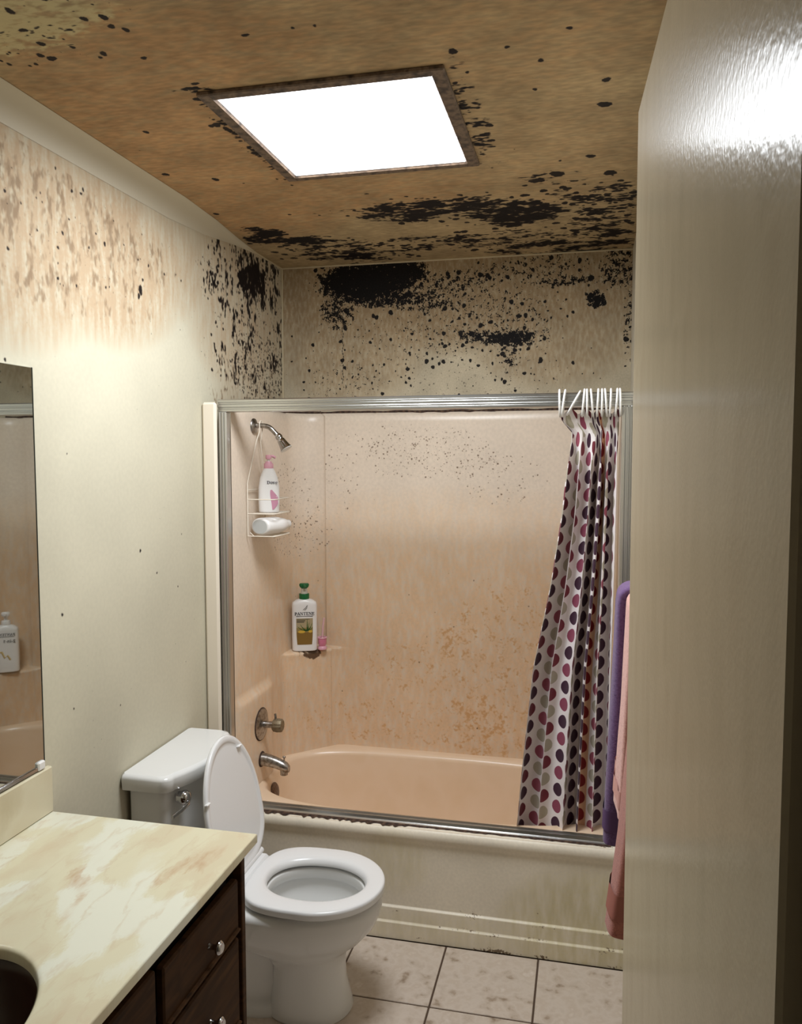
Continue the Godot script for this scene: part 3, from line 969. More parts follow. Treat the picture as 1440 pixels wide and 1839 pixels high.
func caddy() -> void:
	var t := thing("shower_caddy", "ivory wire shower caddy hanging from the shower arm", "shower caddy", Vector3(0.09, 1.39, 0.53))
	var r := 0.0022
	var zl := 0.085
	var zr := -0.085
	var x1 := 0.105
	var hang := []
	for k in 9:
		var a := PI * k / 8.0
		hang.append(Vector3(0.026, 0.427 + 0.012 * sin(a), 0.013 * cos(a)))
	var left := [Vector3(0.004, 0.0, zl), Vector3(0.004, 0.2, zl), Vector3(0.015, 0.36, 0.02), Vector3(0.026, 0.40, 0.013), Vector3(0.026, 0.427, 0.013)]
	var right := []
	for p in left:
		right.append(Vector3(p.x, p.y, -p.z))
	right.reverse()
	obj("hanger", tube(left + hang + right, r, 8), M.ivory_wire, t)
	for y in [0.14, 0.085]:
		obj("rail", tube([Vector3(0.004, y, zl), Vector3(x1, y, zl - 0.004), Vector3(x1 + 0.008, y, zl - 0.02), Vector3(x1 + 0.008, y, zr + 0.02), Vector3(x1, y, zr + 0.004), Vector3(0.004, y, zr)], r, 8), M.ivory_wire, t)
	obj("back_rail", tube([Vector3(0.004, 0.175, zl), Vector3(0.004, 0.175, zr)], r, 8), M.ivory_wire, t)
	var shelf := []
	for k in 5:
		var z := lerpf(zl - 0.02, zr + 0.02, k / 4.0)
		shelf.append([tube([Vector3(0.004, 0.084, z), Vector3(x1 + 0.007, 0.084, z)], r * 0.9, 6), Transform3D()])
	obj("shelf", merged(shelf), M.ivory_wire, t)
	var basket := [[tube([Vector3(0.004, 0.0, zl), Vector3(x1, 0.0, zl - 0.004), Vector3(x1 + 0.008, 0.0, zl - 0.02), Vector3(x1 + 0.008, 0.0, zr + 0.02), Vector3(x1, 0.0, zr + 0.004), Vector3(0.004, 0.0, zr)], r, 8), Transform3D()]]
	for k in 5:
		var z := lerpf(zl - 0.02, zr + 0.02, k / 4.0)
		basket.append([tube([Vector3(0.004, 0.012, z), Vector3(0.02, -0.002, z), Vector3(0.09, -0.002, z), Vector3(x1 + 0.007, 0.0, z)], r * 0.9, 6), Transform3D()])
	obj("basket", merged(basket), M.ivory_wire, t)

# a soft-shouldered bottle: rows of superellipses [y, half width x, half width z, power]
func bottle_body(spec: Array) -> ArrayMesh:
	var rows := []
	for s in spec:
		rows.append(oval(0, 0, s[1], s[2], s[0], s[3], 40))
	return skin(rows, true, true, true)

func lettering(text: String, size: float, mat: Material, parent: Node, where: Vector3, serif := false, name_ := "lettering") -> void:
	var tm := TextMesh.new()
	var f := SystemFont.new()
	f.font_names = PackedStringArray(["Droid Serif" if serif else "Droid Sans"])
	f.font_weight = 700
	tm.font = f
	tm.text = text
	tm.font_size = 32
	tm.pixel_size = size / 32.0
	tm.depth = 0.0006
	obj(name_, tm, mat, parent, where)

func bottles() -> void:
	# pump bottle on the caddy's upper shelf
	var ink := flat(rgb(60, 56, 66), 0.5)
	var facing := 0.42
	var b := thing("pump_bottle", "white pump bottle with pink cap standing in the wire caddy", "bottle", Vector3(0.148, 1.4765, 0.535))
	b.rotation.y = facing
	obj("body", bottle_body([[0.0, 0.034, 0.02, 2.6], [0.004, 0.039, 0.024, 2.6], [0.05, 0.041, 0.025, 2.6], [0.10, 0.040, 0.025, 2.6], [0.135, 0.034, 0.023, 2.4], [0.16, 0.024, 0.019, 2.2], [0.17, 0.018, 0.017, 2.0]]), M.white_plastic, b)
	obj("cap", lathe([Vector2(0.0175, 0.17), Vector2(0.0185, 0.172), Vector2(0.0185, 0.188), Vector2(0.013, 0.191), Vector2(0.012, 0.197)], 24), M.pink, b)
	obj("pump_neck", tube([Vector3(0, 0.19, 0), Vector3(0, 0.212, 0)], 0.006, 12), M.white_plastic, b)
	obj("pump_head", merged([[bottle_body([[0.205, 0.010, 0.010, 2.2], [0.212, 0.012, 0.012, 2.2], [0.222, 0.011, 0.011, 2.2]]), Transform3D()], [tube([Vector3(0, 0.217, 0), Vector3(0.016, 0.217, -0.010), Vector3(0.026, 0.212, -0.016)], 0.005, 10), Transform3D()]]), M.pink, b)
	var swirl := []
	for k in 14:
		var f := k / 13.0
		var y := lerpf(0.012, 0.088, f)
		var wide := 0.012 * sin(f * PI) + 0.003
		var mid := 0.014 + 0.008 * sin(f * 4.0)
		var row := []
		for j in 5:
			var x := minf(mid + wide * (j / 2.0 - 1.0), 0.034)
			row.append(Vector3(x, y, 0.0246 * pow(maxf(1.0 - pow(absf(x) / 0.041, 2.6), 0.0), 1.0 / 2.6) + 0.0006))
		swirl.append(row)
	obj("pink_swirl", skin(swirl, false), flat(rgb(196, 140, 162), 0.4), b)
	lettering("Dove", 0.016, ink, b, Vector3(0.012, 0.116, 0.0256), true)
	# bottle lying in the basket, its oval foot towards the room
	var l := thing("lying_bottle", "white bottle lying on its side in the bottom of the wire caddy", "bottle", Vector3(0.136, 1.426, 0.600))
	l.rotation = Vector3(-PI / 2, -0.34, 0)
	l.scale = Vector3(1.1, 1.1, 1.1)
	obj("body", bottle_body([[0.002, 0.026, 0.018, 2.2], [0.0, 0.034, 0.024, 2.2], [0.003, 0.040, 0.028, 2.2], [0.01, 0.042, 0.030, 2.2], [0.08, 0.041, 0.029, 2.2], [0.12, 0.028, 0.022, 2.1], [0.13, 0.016, 0.016, 2.0]]), M.white_plastic, l)
	obj("foot", bottle_body([[-0.0005, 0.033, 0.0235, 2.2], [0.004, 0.030, 0.021, 2.2]]), flat(rgb(196, 200, 200), 0.4), l)
	obj("cap", lathe([Vector2(0.015, 0.128), Vector2(0.015, 0.15), Vector2(0.012, 0.152)], 20), M.white_plastic, l)
	# shampoo bottle with the green pump on the left corner shelf
	var s := thing("shampoo_bottle", "white shampoo bottle with dark green pump on the left corner shelf", "bottle", Vector3(0.150, 0.847, 0.155))
	s.rotation.y = 0.36
	var spec := [[0.0, 0.050, 0.026, 3.4], [0.004, 0.054, 0.029, 3.4], [0.06, 0.055, 0.030, 3.4], [0.20, 0.055, 0.030, 3.4], [0.212, 0.051, 0.028, 3.0], [0.222, 0.036, 0.024, 2.4], [0.226, 0.022, 0.02, 2.0]]
	obj("body", bottle_body(spec), M.white_plastic, s)
	obj("collar", lathe([Vector2(0.021, 0.226), Vector2(0.022, 0.228), Vector2(0.022, 0.248), Vector2(0.019, 0.25)], 28), M.green, s)
	obj("pump_neck", lathe([Vector2(0.017, 0.249), Vector2(0.014, 0.262), Vector2(0.011, 0.274)], 20), flat(rgb(190, 184, 170), 0.3), s)
	obj("pump_head", merged([[bottle_body([[0.27, 0.010, 0.010, 2.0], [0.278, 0.019, 0.013, 2.6], [0.288, 0.022, 0.014, 2.6], [0.294, 0.018, 0.012, 2.4]]), Transform3D()], [tube([Vector3(0, 0.285, 0.008), Vector3(0.002, 0.285, 0.024), Vector3(0.003, 0.279, 0.032)], 0.006, 10), Transform3D()]]), M.green, s)
	# label: a printed panel with an aloe plant and a yellow fruit
	var im := Image.create(128, 224, false, Image.FORMAT_RGB8)
	for y in 224:
		for x in 128:
			var c := rgb(168, 152, 118) if y < 120 else rgb(128, 98, 44)
			if y >= 80 and y < 120:
				c = rgb(144, 124, 76)
			im.set_pixel(x, y, c)
	im.fill_rect(Rect2i(4, 6, 100, 4), rgb(64, 58, 50))
	im.fill_rect(Rect2i(4, 16, 66, 7), rgb(52, 50, 44))
	im.fill_rect(Rect2i(4, 28, 58, 7), rgb(52, 50, 44))
	for leaf in [[84, 100, 84, 4, 9.0], [78, 104, 30, 50, 8.0], [76, 106, 6, 66, 8.0], [92, 104, 122, 40, 8.0], [88, 104, 100, 30, 7.0], [92, 106, 126, 74, 7.0]]:
		for k in 200:
			var f := k / 199.0
			var wx := lerpf(leaf[0], leaf[2], f)
			var wy := lerpf(leaf[1], leaf[3], f) + 10.0 * sin(f * PI) * (1.0 if leaf[0] != leaf[2] else 0.0)
			var rr := int(leaf[4] * (1.0 - f) * 0.5 + 0.6)
			im.fill_rect(Rect2i(int(wx) - rr, int(wy) - rr, rr * 2 + 1, rr * 2 + 1).intersection(Rect2i(0, 0, 128, 224)), rgb(26 + int(30 * f), 66 + int(24 * f), 22))
	for y in range(96, 132):
		for x in range(10, 128):
			if ((x - 40) / 28.0) ** 2 + ((y - 114) / 12.0) ** 2 < 1.0 or ((x - 108) / 16.0) ** 2 + ((y - 112) / 11.0) ** 2 < 1.0:
				im.set_pixel(x, y, rgb(206, 168, 66))
	var lm := flat(Color.WHITE, 0.35)
	lm.albedo_texture = ImageTexture.create_from_image(im)
	var rows := []
	var uvs := []
	for j in 9:
		var y := lerpf(0.145, 0.03, j / 8.0)
		var row := []
		var ur := []
		for i in 13:
			var x := lerpf(-0.036, 0.036, i / 12.0) * (1.0 - 0.12 * (j / 8.0) ** 3)
			row.append(Vector3(x, y, 0.030 * pow(1.0 - pow(absf(x) / 0.055, 3.4), 1.0 / 3.4) + 0.0008))
			ur.append(Vector2(i / 12.0, j / 8.0))
		rows.append(row)
		uvs.append(ur)
	obj("picture_label", skin(rows, false, false, false, uvs), lm, s)
	lettering("PANTENE", 0.0175, flat(rgb(36, 34, 38), 0.5), s, Vector3(0, 0.165, 0.0305), true)
	obj("label_line", bevelled(Vector3(0.072, 0.0025, 0.001), 0.0003), flat(rgb(40, 38, 40), 0.5), s, Vector3(0, 0.154, 0.0303))
	var emblem := [[tube([Vector3(-0.010, -0.008, 0), Vector3(0.0, 0.0, 0), Vector3(0.009, 0.012, 0)], 0.0012, 6), Transform3D()], [tube([Vector3(-0.004, -0.01, 0), Vector3(0.006, -0.001, 0), Vector3(0.008, 0.012, 0)], 0.0012, 6), Transform3D()]]
	obj("emblem", merged(emblem), flat(rgb(110, 104, 96), 0.4), s, Vector3(0.004, 0.190, 0.0306))
	# the pink razor and its holder next to it
	var z := thing("razor_holder", "small pink plastic razor holder beside the white shampoo bottle", "razor holder", Vector3(0.222, 0.847, 0.128))
	var clear := flat(Color(0.93, 0.55, 0.68, 0.55), 0.2)
	clear.transparency = BaseMaterial3D.TRANSPARENCY_ALPHA
	obj("foot", lathe([Vector2(0.018, 0.0), Vector2(0.020, 0.002), Vector2(0.019, 0.012), Vector2(0.012, 0.016)], 24), M.pink, z)
	obj("cup", lathe([Vector2(0.012, 0.014), Vector2(0.018, 0.022), Vector2(0.019, 0.05), Vector2(0.017, 0.05), Vector2(0.014, 0.024)], 24), clear, z)
	obj("rim", ring_mesh(0.018, 0.0035), M.pink, z, Vector3(0, 0.052, 0)).rotation.z = PI / 2
	var rz := thing("pink_razor", "pale pink razor handle standing upright in the pink holder", "razor", Vector3(0.222, 0.864, 0.128))
	obj("handle", tube([Vector3(0, 0.002, 0), Vector3(0.001, 0.04, 0), Vector3(0.004, 0.085, 0), Vector3(0.009, 0.122, 0)], 0.0045, 10), flat(rgb(222, 180, 184), 0.35), rz)
	# the second shampoo bottle, in the right corner: the mirror shows it
	var q := thing("conditioner_bottle", "white two-in-one shampoo bottle on the right corner shelf, seen in the mirror", "bottle", Vector3(1.376, 0.664, 0.162))
	q.rotation.y = -0.62
	obj("body", bottle_body(spec), M.white_plastic, q)
	obj("collar", lathe([Vector2(0.020, 0.226), Vector2(0.021, 0.228), Vector2(0.021, 0.244), Vector2(0.016, 0.247)], 28), M.white_plastic, q)
	obj("pump_head", merged([[bottle_body([[0.245, 0.008, 0.008, 2.0], [0.262, 0.009, 0.009, 2.0], [0.27, 0.019, 0.013, 2.6], [0.282, 0.02, 0.013, 2.6], [0.287, 0.015, 0.01, 2.4]]), Transform3D()], [tube([Vector3(0, 0.278, 0.008), Vector3(0.002, 0.278, 0.026)], 0.006, 10), Transform3D()]]), M.white_plastic, q)
	var dark := flat(rgb(64, 60, 56), 0.5)
	lettering("PANTENE", 0.0165, dark, q, Vector3(0, 0.182, 0.0305), true)
	lettering("2-in-1", 0.020, dark, q, Vector3(-0.014, 0.150, 0.0305))
	obj("label_line", bevelled(Vector3(0.07, 0.002, 0.001), 0.0003), dark, q, Vector3(0, 0.172, 0.0303))
	obj("gold_motif", tube([Vector3(-0.016, 0.06, 0), Vector3(-0.004, 0.082, 0), Vector3(0.008, 0.07, 0), Vector3(0.02, 0.1, 0), Vector3(0.03, 0.098, 0)], 0.006, 8, Vector2(1, 1)), flat(rgb(196, 170, 104), 0.4), q, Vector3(0, 0, 0.026))

# ------------------------------------------------------------ toilet
# egg-shaped ring between x = back and x = front about SEAT_Z
func egg(back: float, front: float, half: float, y: float, n := 56, square := 2.0, lean := 0.48) -> Array:
	var cx := lerpf(back, front, lean)
	var row := []
	for k in n:
		var a := TAU * k / n
		var c := cos(a)
		var p := 2.0 if c >= 0 else square
		var x := cx + (front - cx if c >= 0 else cx - back) * signf(c) * pow(absf(c), 2.0 / p)
		row.append(Vector3(x, y, half * signf(sin(a)) * pow(absf(sin(a)), 2.0 / (2.0 if c >= 0 else square))))
	return row

func toilet() -> void:
	var t := thing("toilet", "white two-piece toilet with its lid raised against the tank", "toilet", Vector3(0, 0, SEAT_Z))
	var rows := []
	for r in [[0.405, 0.662, 0.112, 0.0], [0.40, 0.666, 0.115, 0.006], [0.41, 0.660, 0.110, 0.03], [0.42, 0.645, 0.100, 0.09], [0.42, 0.642, 0.099, 0.15], [0.39, 0.648, 0.105, 0.185], [0.33, 0.664, 0.122, 0.205], [0.25, 0.700, 0.146, 0.232], [0.18, 0.735, 0.168, 0.272], [0.12, 0.755, 0.180, 0.315], [0.09, 0.760, 0.1845, 0.340], [0.09, 0.760, 0.1845, 0.352], [0.10, 0.752, 0.178, 0.362], [0.12, 0.738, 0.166, 0.366]]:
		rows.append(egg(r[0], r[1], r[2], r[3], 64, 2.6, 0.55))
	for r in [[0.40, 0.704, 0.124, 0.370], [0.405, 0.698, 0.119, 0.364], [0.405, 0.698, 0.120, 0.338], [0.385, 0.708, 0.130, 0.328], [0.40, 0.692, 0.120, 0.285], [0.42, 0.650, 0.090, 0.215], [0.45, 0.600, 0.055, 0.175], [0.48, 0.57, 0.03, 0.17]]:
		rows.append(egg(r[0], r[1], r[2], r[3], 64, 2.2, 0.5))
	obj("bowl", skin(rows, true, true, true), M.porcelain, t)
	# trapway bulge at the side of the foot
	var trap := []
	for r in [[0.20, 0.52, 0.105, 0.0], [0.20, 0.52, 0.105, 0.016], [0.21, 0.51, 0.095, 0.024], [0.20, 0.50, 0.078, 0.04], [0.17, 0.49, 0.074, 0.10], [0.15, 0.48, 0.080, 0.16], [0.12, 0.45, 0.094, 0.21], [0.10, 0.40, 0.11, 0.26], [0.10, 0.36, 0.12, 0.30]]:
		trap.append(egg(r[0], r[1], r[2], r[3], 48, 2.8, 0.5))
	obj("trapway", skin(trap, true, true, true), M.porcelain, t)
	# seat ring: rounded section carried round the egg
	var seat := []
	var section := [[0.03, 0.378], [0.0, 0.380], [0.0, 0.382], [0.0, 0.393], [0.0, 0.396], [0.02, 0.400], [0.06, 0.4025], [0.15, 0.404], [0.4, 0.405], [0.7, 0.404], [0.86, 0.401], [0.95, 0.395], [0.99, 0.388], [1.0, 0.382], [0.97, 0.378], [0.9, 0.377], [0.1, 0.377], [0.03, 0.378]]
	var outer := egg(0.352, 0.766, 0.190, 0.0, 72, 3.4, 0.52)
	var inner := egg(0.402, 0.706, 0.114, 0.0, 72, 2.2, 0.5)
	for s in section:
		var row := []
		for k in 72:
			var p: Vector3 = outer[k].lerp(inner[k], s[0])
			row.append(Vector3(p.x, s[1], p.z))
		seat.append(row)
	obj("seat", skin(seat, true), M.seat, t)
	# lid: an egg-shaped plate standing on the hinge and leaning on the tank
	var lid := []
	for s in [[0.0, 0.94], [0.002, 0.985], [0.006, 1.0], [0.013, 1.0], [0.0165, 0.985], [0.0175, 0.93], [0.013, 0.91], [0.012, 0.86]]:
		var row := []
		for k in 64:
			var a := TAU * k / 64
			var c := cos(a)
			var up: float = 0.185 + (0.236 if c > 0 else 0.185) * signf(c) * pow(absf(c), 1.0 if c > 0 else 0.55) * s[1]
			var across: float = 0.182 * signf(sin(a)) * pow(absf(sin(a)), 1.0 if c > 0 else 0.7) * s[1]
			if c < 0:
				across *= 1.0 - 0.16 * pow(-c, 2.0)
			row.append(Vector3(s[0], up, across))
		lid.append(row)
	var lo := obj("lid", skin(lid, true, true, true), M.seat, t, Vector3(0.31, 0.397, -0.015))
	lo.rotation.z = 0.20
	for b in [[0.36, -0.095], [0.275, 0.165]]:
		obj("bumper", bevelled(Vector3(0.012, 0.006, 0.022), 0.002), M.white_plastic, lo, Vector3(0.017, b[0], b[1]))
	obj("hinge", merged([[bevelled(Vector3(0.05, 0.022, 0.25), 0.008), at(0.326, 0.387, 0)], [tube([Vector3(0.318, 0.402, -0.13), Vector3(0.318, 0.402, 0.13)], 0.011, 14), Transform3D()]]), M.seat, t)
	# tank: bowed front, a little narrower at its foot
	var tank := []
	for s in [[0.362, 0.150, 0.165], [0.372, 0.156, 0.172], [0.45, 0.160, 0.184], [0.60, 0.163, 0.190], [0.703, 0.165, 0.192]]:
		tank.append(tank_row(0.014, s[1] - 0.024, 0.045, s[2], s[0], -0.042, 0.03))
	obj("tank", skin(tank, true, true, true), M.porcelain, t)
	var cover := []
	for s in [[0.700, -0.010], [0.702, 0.0], [0.735, 0.002], [0.744, -0.003], [0.748, -0.012]]:
		cover.append(tank_row(0.004 - s[1] * 0.2, 0.163 + s[1], 0.045, 0.220 + s[1], s[0], -0.042, 0.034))
	obj("tank_lid", skin(cover, true, true, true), M.porcelain, t)
	var lever := obj("flush_lever", merged([[lathe([Vector2(0.014, 0.0), Vector2(0.014, 0.004), Vector2(0.017, 0.010), Vector2(0.018, 0.018), Vector2(0.013, 0.027), Vector2(0.004, 0.030)], 20), Transform3D(Basis(Vector3(0, 0, 1), -PI / 2), Vector3.ZERO)],
		[tube([Vector3(0.016, -0.008, -0.012), Vector3(0.030, -0.010, 0.008), Vector3(0.030, -0.012, 0.045), Vector3(0.024, -0.014, 0.075)], 0.006, 10, Vector2(0.6, 1.0)), Transform3D()]]), M.chrome, t, Vector3(0.160, 0.668, 0.114))
	lever.scale = Vector3(1.25, 1.25, 1.25)
	for side in [-1, 1]:
		obj("bolt_cap", lathe([Vector2(0.014, 0.0), Vector2(0.013, 0.01), Vector2(0.006, 0.016)], 16), M.white_plastic, t, Vector3(0.33, 0.018, 0.082 * side))

func tank_row(back: float, side_front: float, bow: float, half: float, y: float, shift: float, r: float) -> Array:
	var row := []
	# back edge, near corner, bowed front, far corner
	row.append(Vector3(back, y, -half + 0.008 + shift))
	row.append(Vector3(back, y, half - 0.008 + shift))
	row.append(Vector3(back + 0.008, y, half + shift))
	for k in 7:
		var a := PI / 2 * k / 6
		row.append(Vector3(side_front - r + r * sin(a) , y, half - r + r * cos(a) + shift))
	for k in range(1, 12):
		var f := k / 12.0
		var z := lerpf(half - r, -(half - r), f)
		row.append(Vector3(side_front + bow * (1.0 - pow(z / (half - r), 2.0)), y, z + shift))
	for k in 7:
		var a := PI / 2 * k / 6
		row.append(Vector3(side_front - r + r * cos(a), y, -(half - r) - r * sin(a) + shift))
	row.append(Vector3(back + 0.008, y, -half + shift))
	return row

# ------------------------------------------------------------ vanity, sink and mirror
func vanity() -> void:
	var end := 1.70
	var t := thing("vanity_cabinet", "dark brown wooden vanity cabinet with drawers under the marble countertop", "cabinet", Vector3(0, 0, 0))
	var z1 := FRONT - 0.004
	var carcass := [[slab(Vector3(0.002, 0.09, end), Vector3(0.53, 0.745, end + 0.018)), Transform3D()], [slab(Vector3(0.002, 0.09, z1 - 0.018), Vector3(0.53, 0.745, z1)), Transform3D()], [slab(Vector3(0.002, 0.0, end), Vector3(0.48, 0.09, z1)), Transform3D()],
		[slab(Vector3(0.002, 0.09, end), Vector3(0.53, 0.108, z1)), Transform3D()], [slab(Vector3(0.49, 0.09, end), Vector3(0.53, 0.56, z1)), Transform3D()], [slab(Vector3(0.498, 0.56, end), Vector3(0.512, 0.757, z1)), Transform3D()], [slab(Vector3(0.002, 0.725, end), Vector3(0.07, 0.757, z1)), Transform3D()]]
	obj("carcass", merged(carcass), M.dark_wood, t)
	obj("end_panel", bevelled(Vector3(0.55, 0.757, 0.02), 0.002), M.wood, t, Vector3(0.277, 0.3785, end + 0.008))
	# drawer stack by the toilet, then the sink base
	for d in [[0.568, 0.692], [0.338, 0.548], [0.112, 0.318]]:
		var f := obj("drawer_front", bevelled(Vector3(0.02, d[1] - d[0], 0.345), 0.004), M.wood, t, Vector3(0.542, (d[0] + d[1]) / 2, 1.909))
		obj("lip", bevelled(Vector3(0.012, 0.006, 0.335), 0.002), M.wood, f, Vector3(0.012, -(d[1] - d[0]) / 2 + 0.004, 0))
		knob(f, Vector3(0.01, -0.012 if d[0] > 0.5 else 0.0, -0.02))
	var panel := obj("false_front", bevelled(Vector3(0.02, 0.14, 0.88), 0.004), M.wood, t, Vector3(0.542, 0.638, 2.55))
	for k in 2:
		var f := obj("door", bevelled(Vector3(0.02, 0.436, 0.43), 0.004), M.wood, t, Vector3(0.542, 0.33, 2.327 + 0.445 * k))
		knob(f, Vector3(0.01, 0.15, 0.17 - 0.34 * k))
	# countertop with an oval sink hole
	var c := thing("countertop", "cream and beige cultured marble countertop with backsplash and oval sink hole", "countertop", Vector3(0, 0.779, 0))
	var sx := 0.293
	var sz := 2.443
	var ax := 0.185
	var az := 0.23
	var x0 := 0.001
	var x1 := 0.578
	var za := 1.682
	var zb := FRONT - 0.002
	var angles := []
	for k in 96:
		angles.append(TAU * k / 96)
	for p in [[x0, za], [x1, za], [x1, zb], [x0, zb]]:
		angles.append(fposmod(atan2(p[1] - sz, p[0] - sx), TAU))
	angles.sort()
	var inner_top := []
	var outer_top := []
	for a in angles:
		var d := Vector2(cos(a), sin(a))
		var r := 1.0 / sqrt((d.x / ax) ** 2 + (d.y / az) ** 2)
		inner_top.append(Vector2(sx, sz) + d * r)
		var k := 1e9
		if d.x > 1e-6: k = minf(k, (x1 - sx) / d.x)
		if d.x < -1e-6: k = minf(k, (x0 - sx) / d.x)
		if d.y > 1e-6: k = minf(k, (zb - sz) / d.y)
		if d.y < -1e-6: k = minf(k, (za - sz) / d.y)
		outer_top.append(Vector2(sx, sz) + d * k)
	var rows := []
	var uvs := []
	var spec := [[0, 1.0, -0.022], [0, 1.0, -0.006], [0, 1.02, -0.001], [0, 1.05, 0.0], [1, 0.004, 0.0], [1, 0.001, -0.0012], [1, 0.0, -0.004], [1, 0.0, -0.022]]
	for s in spec:
		var row := []
		var ur := []
		for i in angles.size():
			var p: Vector2 = inner_top[i]
			if s[0] == 0:
				p = Vector2(sx, sz) + (p - Vector2(sx, sz)) * s[1]
			else:
				p = outer_top[i]
				p.x = clampf(p.x, x0, x1 - s[1])
				p.y = clampf(p.y, za + s[1], zb)
			row.append(Vector3(p.x, s[2], p.y))
			ur.append(Vector2(p.x / 0.7, (p.y - 1.68) / 1.4))
		rows.append(row)
		uvs.append(ur)
	var marble := flat(Color.WHITE, 0.2)
	marble.albedo_texture = marble_texture()
	var top := obj("slab", skin(rows, true, false, false, uvs), marble, c)
	var splash_rows := bevelled(Vector3(0.016, 0.12, zb - za), 0.003)
	var sm := world_mapped(flat(Color.WHITE, 0.22), ramp_noise(256, 256, 0.008, 113, [rgb(200, 188, 158), rgb(218, 210, 184), rgb(214, 204, 176), rgb(222, 216, 192)], Vector2i(1, 1), 4, 30.0), Vector3(1.2, 1.2, 1.2))
	obj("backsplash", splash_rows, sm, c, Vector3(0.009, 0.06, (za + zb) / 2))
	# sink
	var b := thing("sink_basin", "dark brown oval sink basin under the countertop hole", "sink", Vector3(sx, 0.756, sz))
	var basin := []
	for s in [[1.06, 0.0], [1.02, -0.003], [0.99, -0.02], [0.93, -0.07], [0.75, -0.115], [0.4, -0.135], [0.12, -0.138]]:
		basin.append(oval(0, 0, ax * s[0], az * s[0], s[1], 2.0, 56))
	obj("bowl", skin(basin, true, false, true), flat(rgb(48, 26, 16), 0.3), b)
	obj("drain", lathe([Vector2(0.024, 0.0), Vector2(0.022, 0.003), Vector2(0.014, 0.002)], 24), M.chrome, b, Vector3(0, -0.1375, 0))

func knob(parent: Node, where: Vector3) -> void:
	var k := obj("knob", lathe([Vector2(0.008, 0.0), Vector2(0.006, 0.006), Vector2(0.006, 0.014), Vector2(0.014, 0.020), Vector2(0.016, 0.026), Vector2(0.010, 0.031)], 20), M.chrome, parent, where)
	k.rotation.z = -PI / 2

func marble_texture() -> ImageTexture:
	var w := 720
	var h := 1440
	var f := FastNoiseLite.new()
	f.seed = 77
	f.frequency = 0.0035
	f.fractal_octaves = 3
	f.domain_warp_enabled = true
	f.domain_warp_amplitude = 90.0
	f.domain_warp_frequency = 0.004
	f.domain_warp_fractal_octaves = 3
	var a := f.get_image(w, h / 2, false, false, true)
	a.resize(w, h, Image.INTERPOLATE_CUBIC)
	f.seed = 78
	f.frequency = 0.006
	f.domain_warp_amplitude = 60.0
	var b := f.get_image(w, h / 3, false, false, true)
	b.resize(w, h, Image.INTERPOLATE_CUBIC)
	var g := noise(w, h, 0.05, 79, Vector2i(1, 3), 4)
	var da := a.get_data()
	var db := b.get_data()
	var out := PackedByteArray()
	out.resize(w * h * 3)
	var cream := rgb(214, 207, 178)
	var pale := rgb(222, 221, 203)
	var beige := rgb(200, 180, 150)
	var rusty := rgb(188, 156, 124)
	for i in w * h:
		var p := da[i] / 255.0
		var q := db[i] / 255.0
		var c := cream.lerp(pale, smoothstep(0.48, 0.62, p))
		c = c.lerp(beige, smoothstep(0.40, 0.26, p) * 0.36)
		var vein := smoothstep(0.07, 0.0, absf(q - 0.55)) * (g[i] / 255.0)
		c = c.lerp(beige, vein * 0.5)
		c = c.lerp(rusty, smoothstep(0.76, 0.90, q) * (g[i] / 255.0) * 0.8)
		out[i * 3] = int(c.r * 255)
		out[i * 3 + 1] = int(c.g * 255)
		out[i * 3 + 2] = int(c.b * 255)
	return ImageTexture.create_from_image(Image.create_from_data(w, h, false, Image.FORMAT_RGB8, out))

func mirror() -> void:
	var t := thing("wall_mirror", "large frameless wall mirror above the backsplash, reflecting the shower", "mirror", Vector3(0.0, 0.0, 0.0))
	var silver := flat(rgb(196, 200, 196), 0.02, 1.0)
	var z0 := 1.702
	var z1 := FRONT - 0.05
	obj("glass", bevelled(Vector3(0.006, 1.0, z1 - z0), 0.0015), silver, t, Vector3(0.005, 1.411, (z0 + z1) / 2))
	obj("edge", bevelled(Vector3(0.007, 1.0, 0.004), 0.001), flat(rgb(40, 44, 38), 0.3), t, Vector3(0.0048, 1.411, z0 - 0.002))
	obj("clip", bevelled(Vector3(0.010, 0.022, 0.026), 0.003), M.white_plastic, t, Vector3(0.010, 0.912, z0 + 0.016))
	obj("channel", bevelled(Vector3(0.011, 0.012, z1 - z0), 0.002), M.chrome, t, Vector3(0.0065, 0.907, (z0 + z1) / 2))

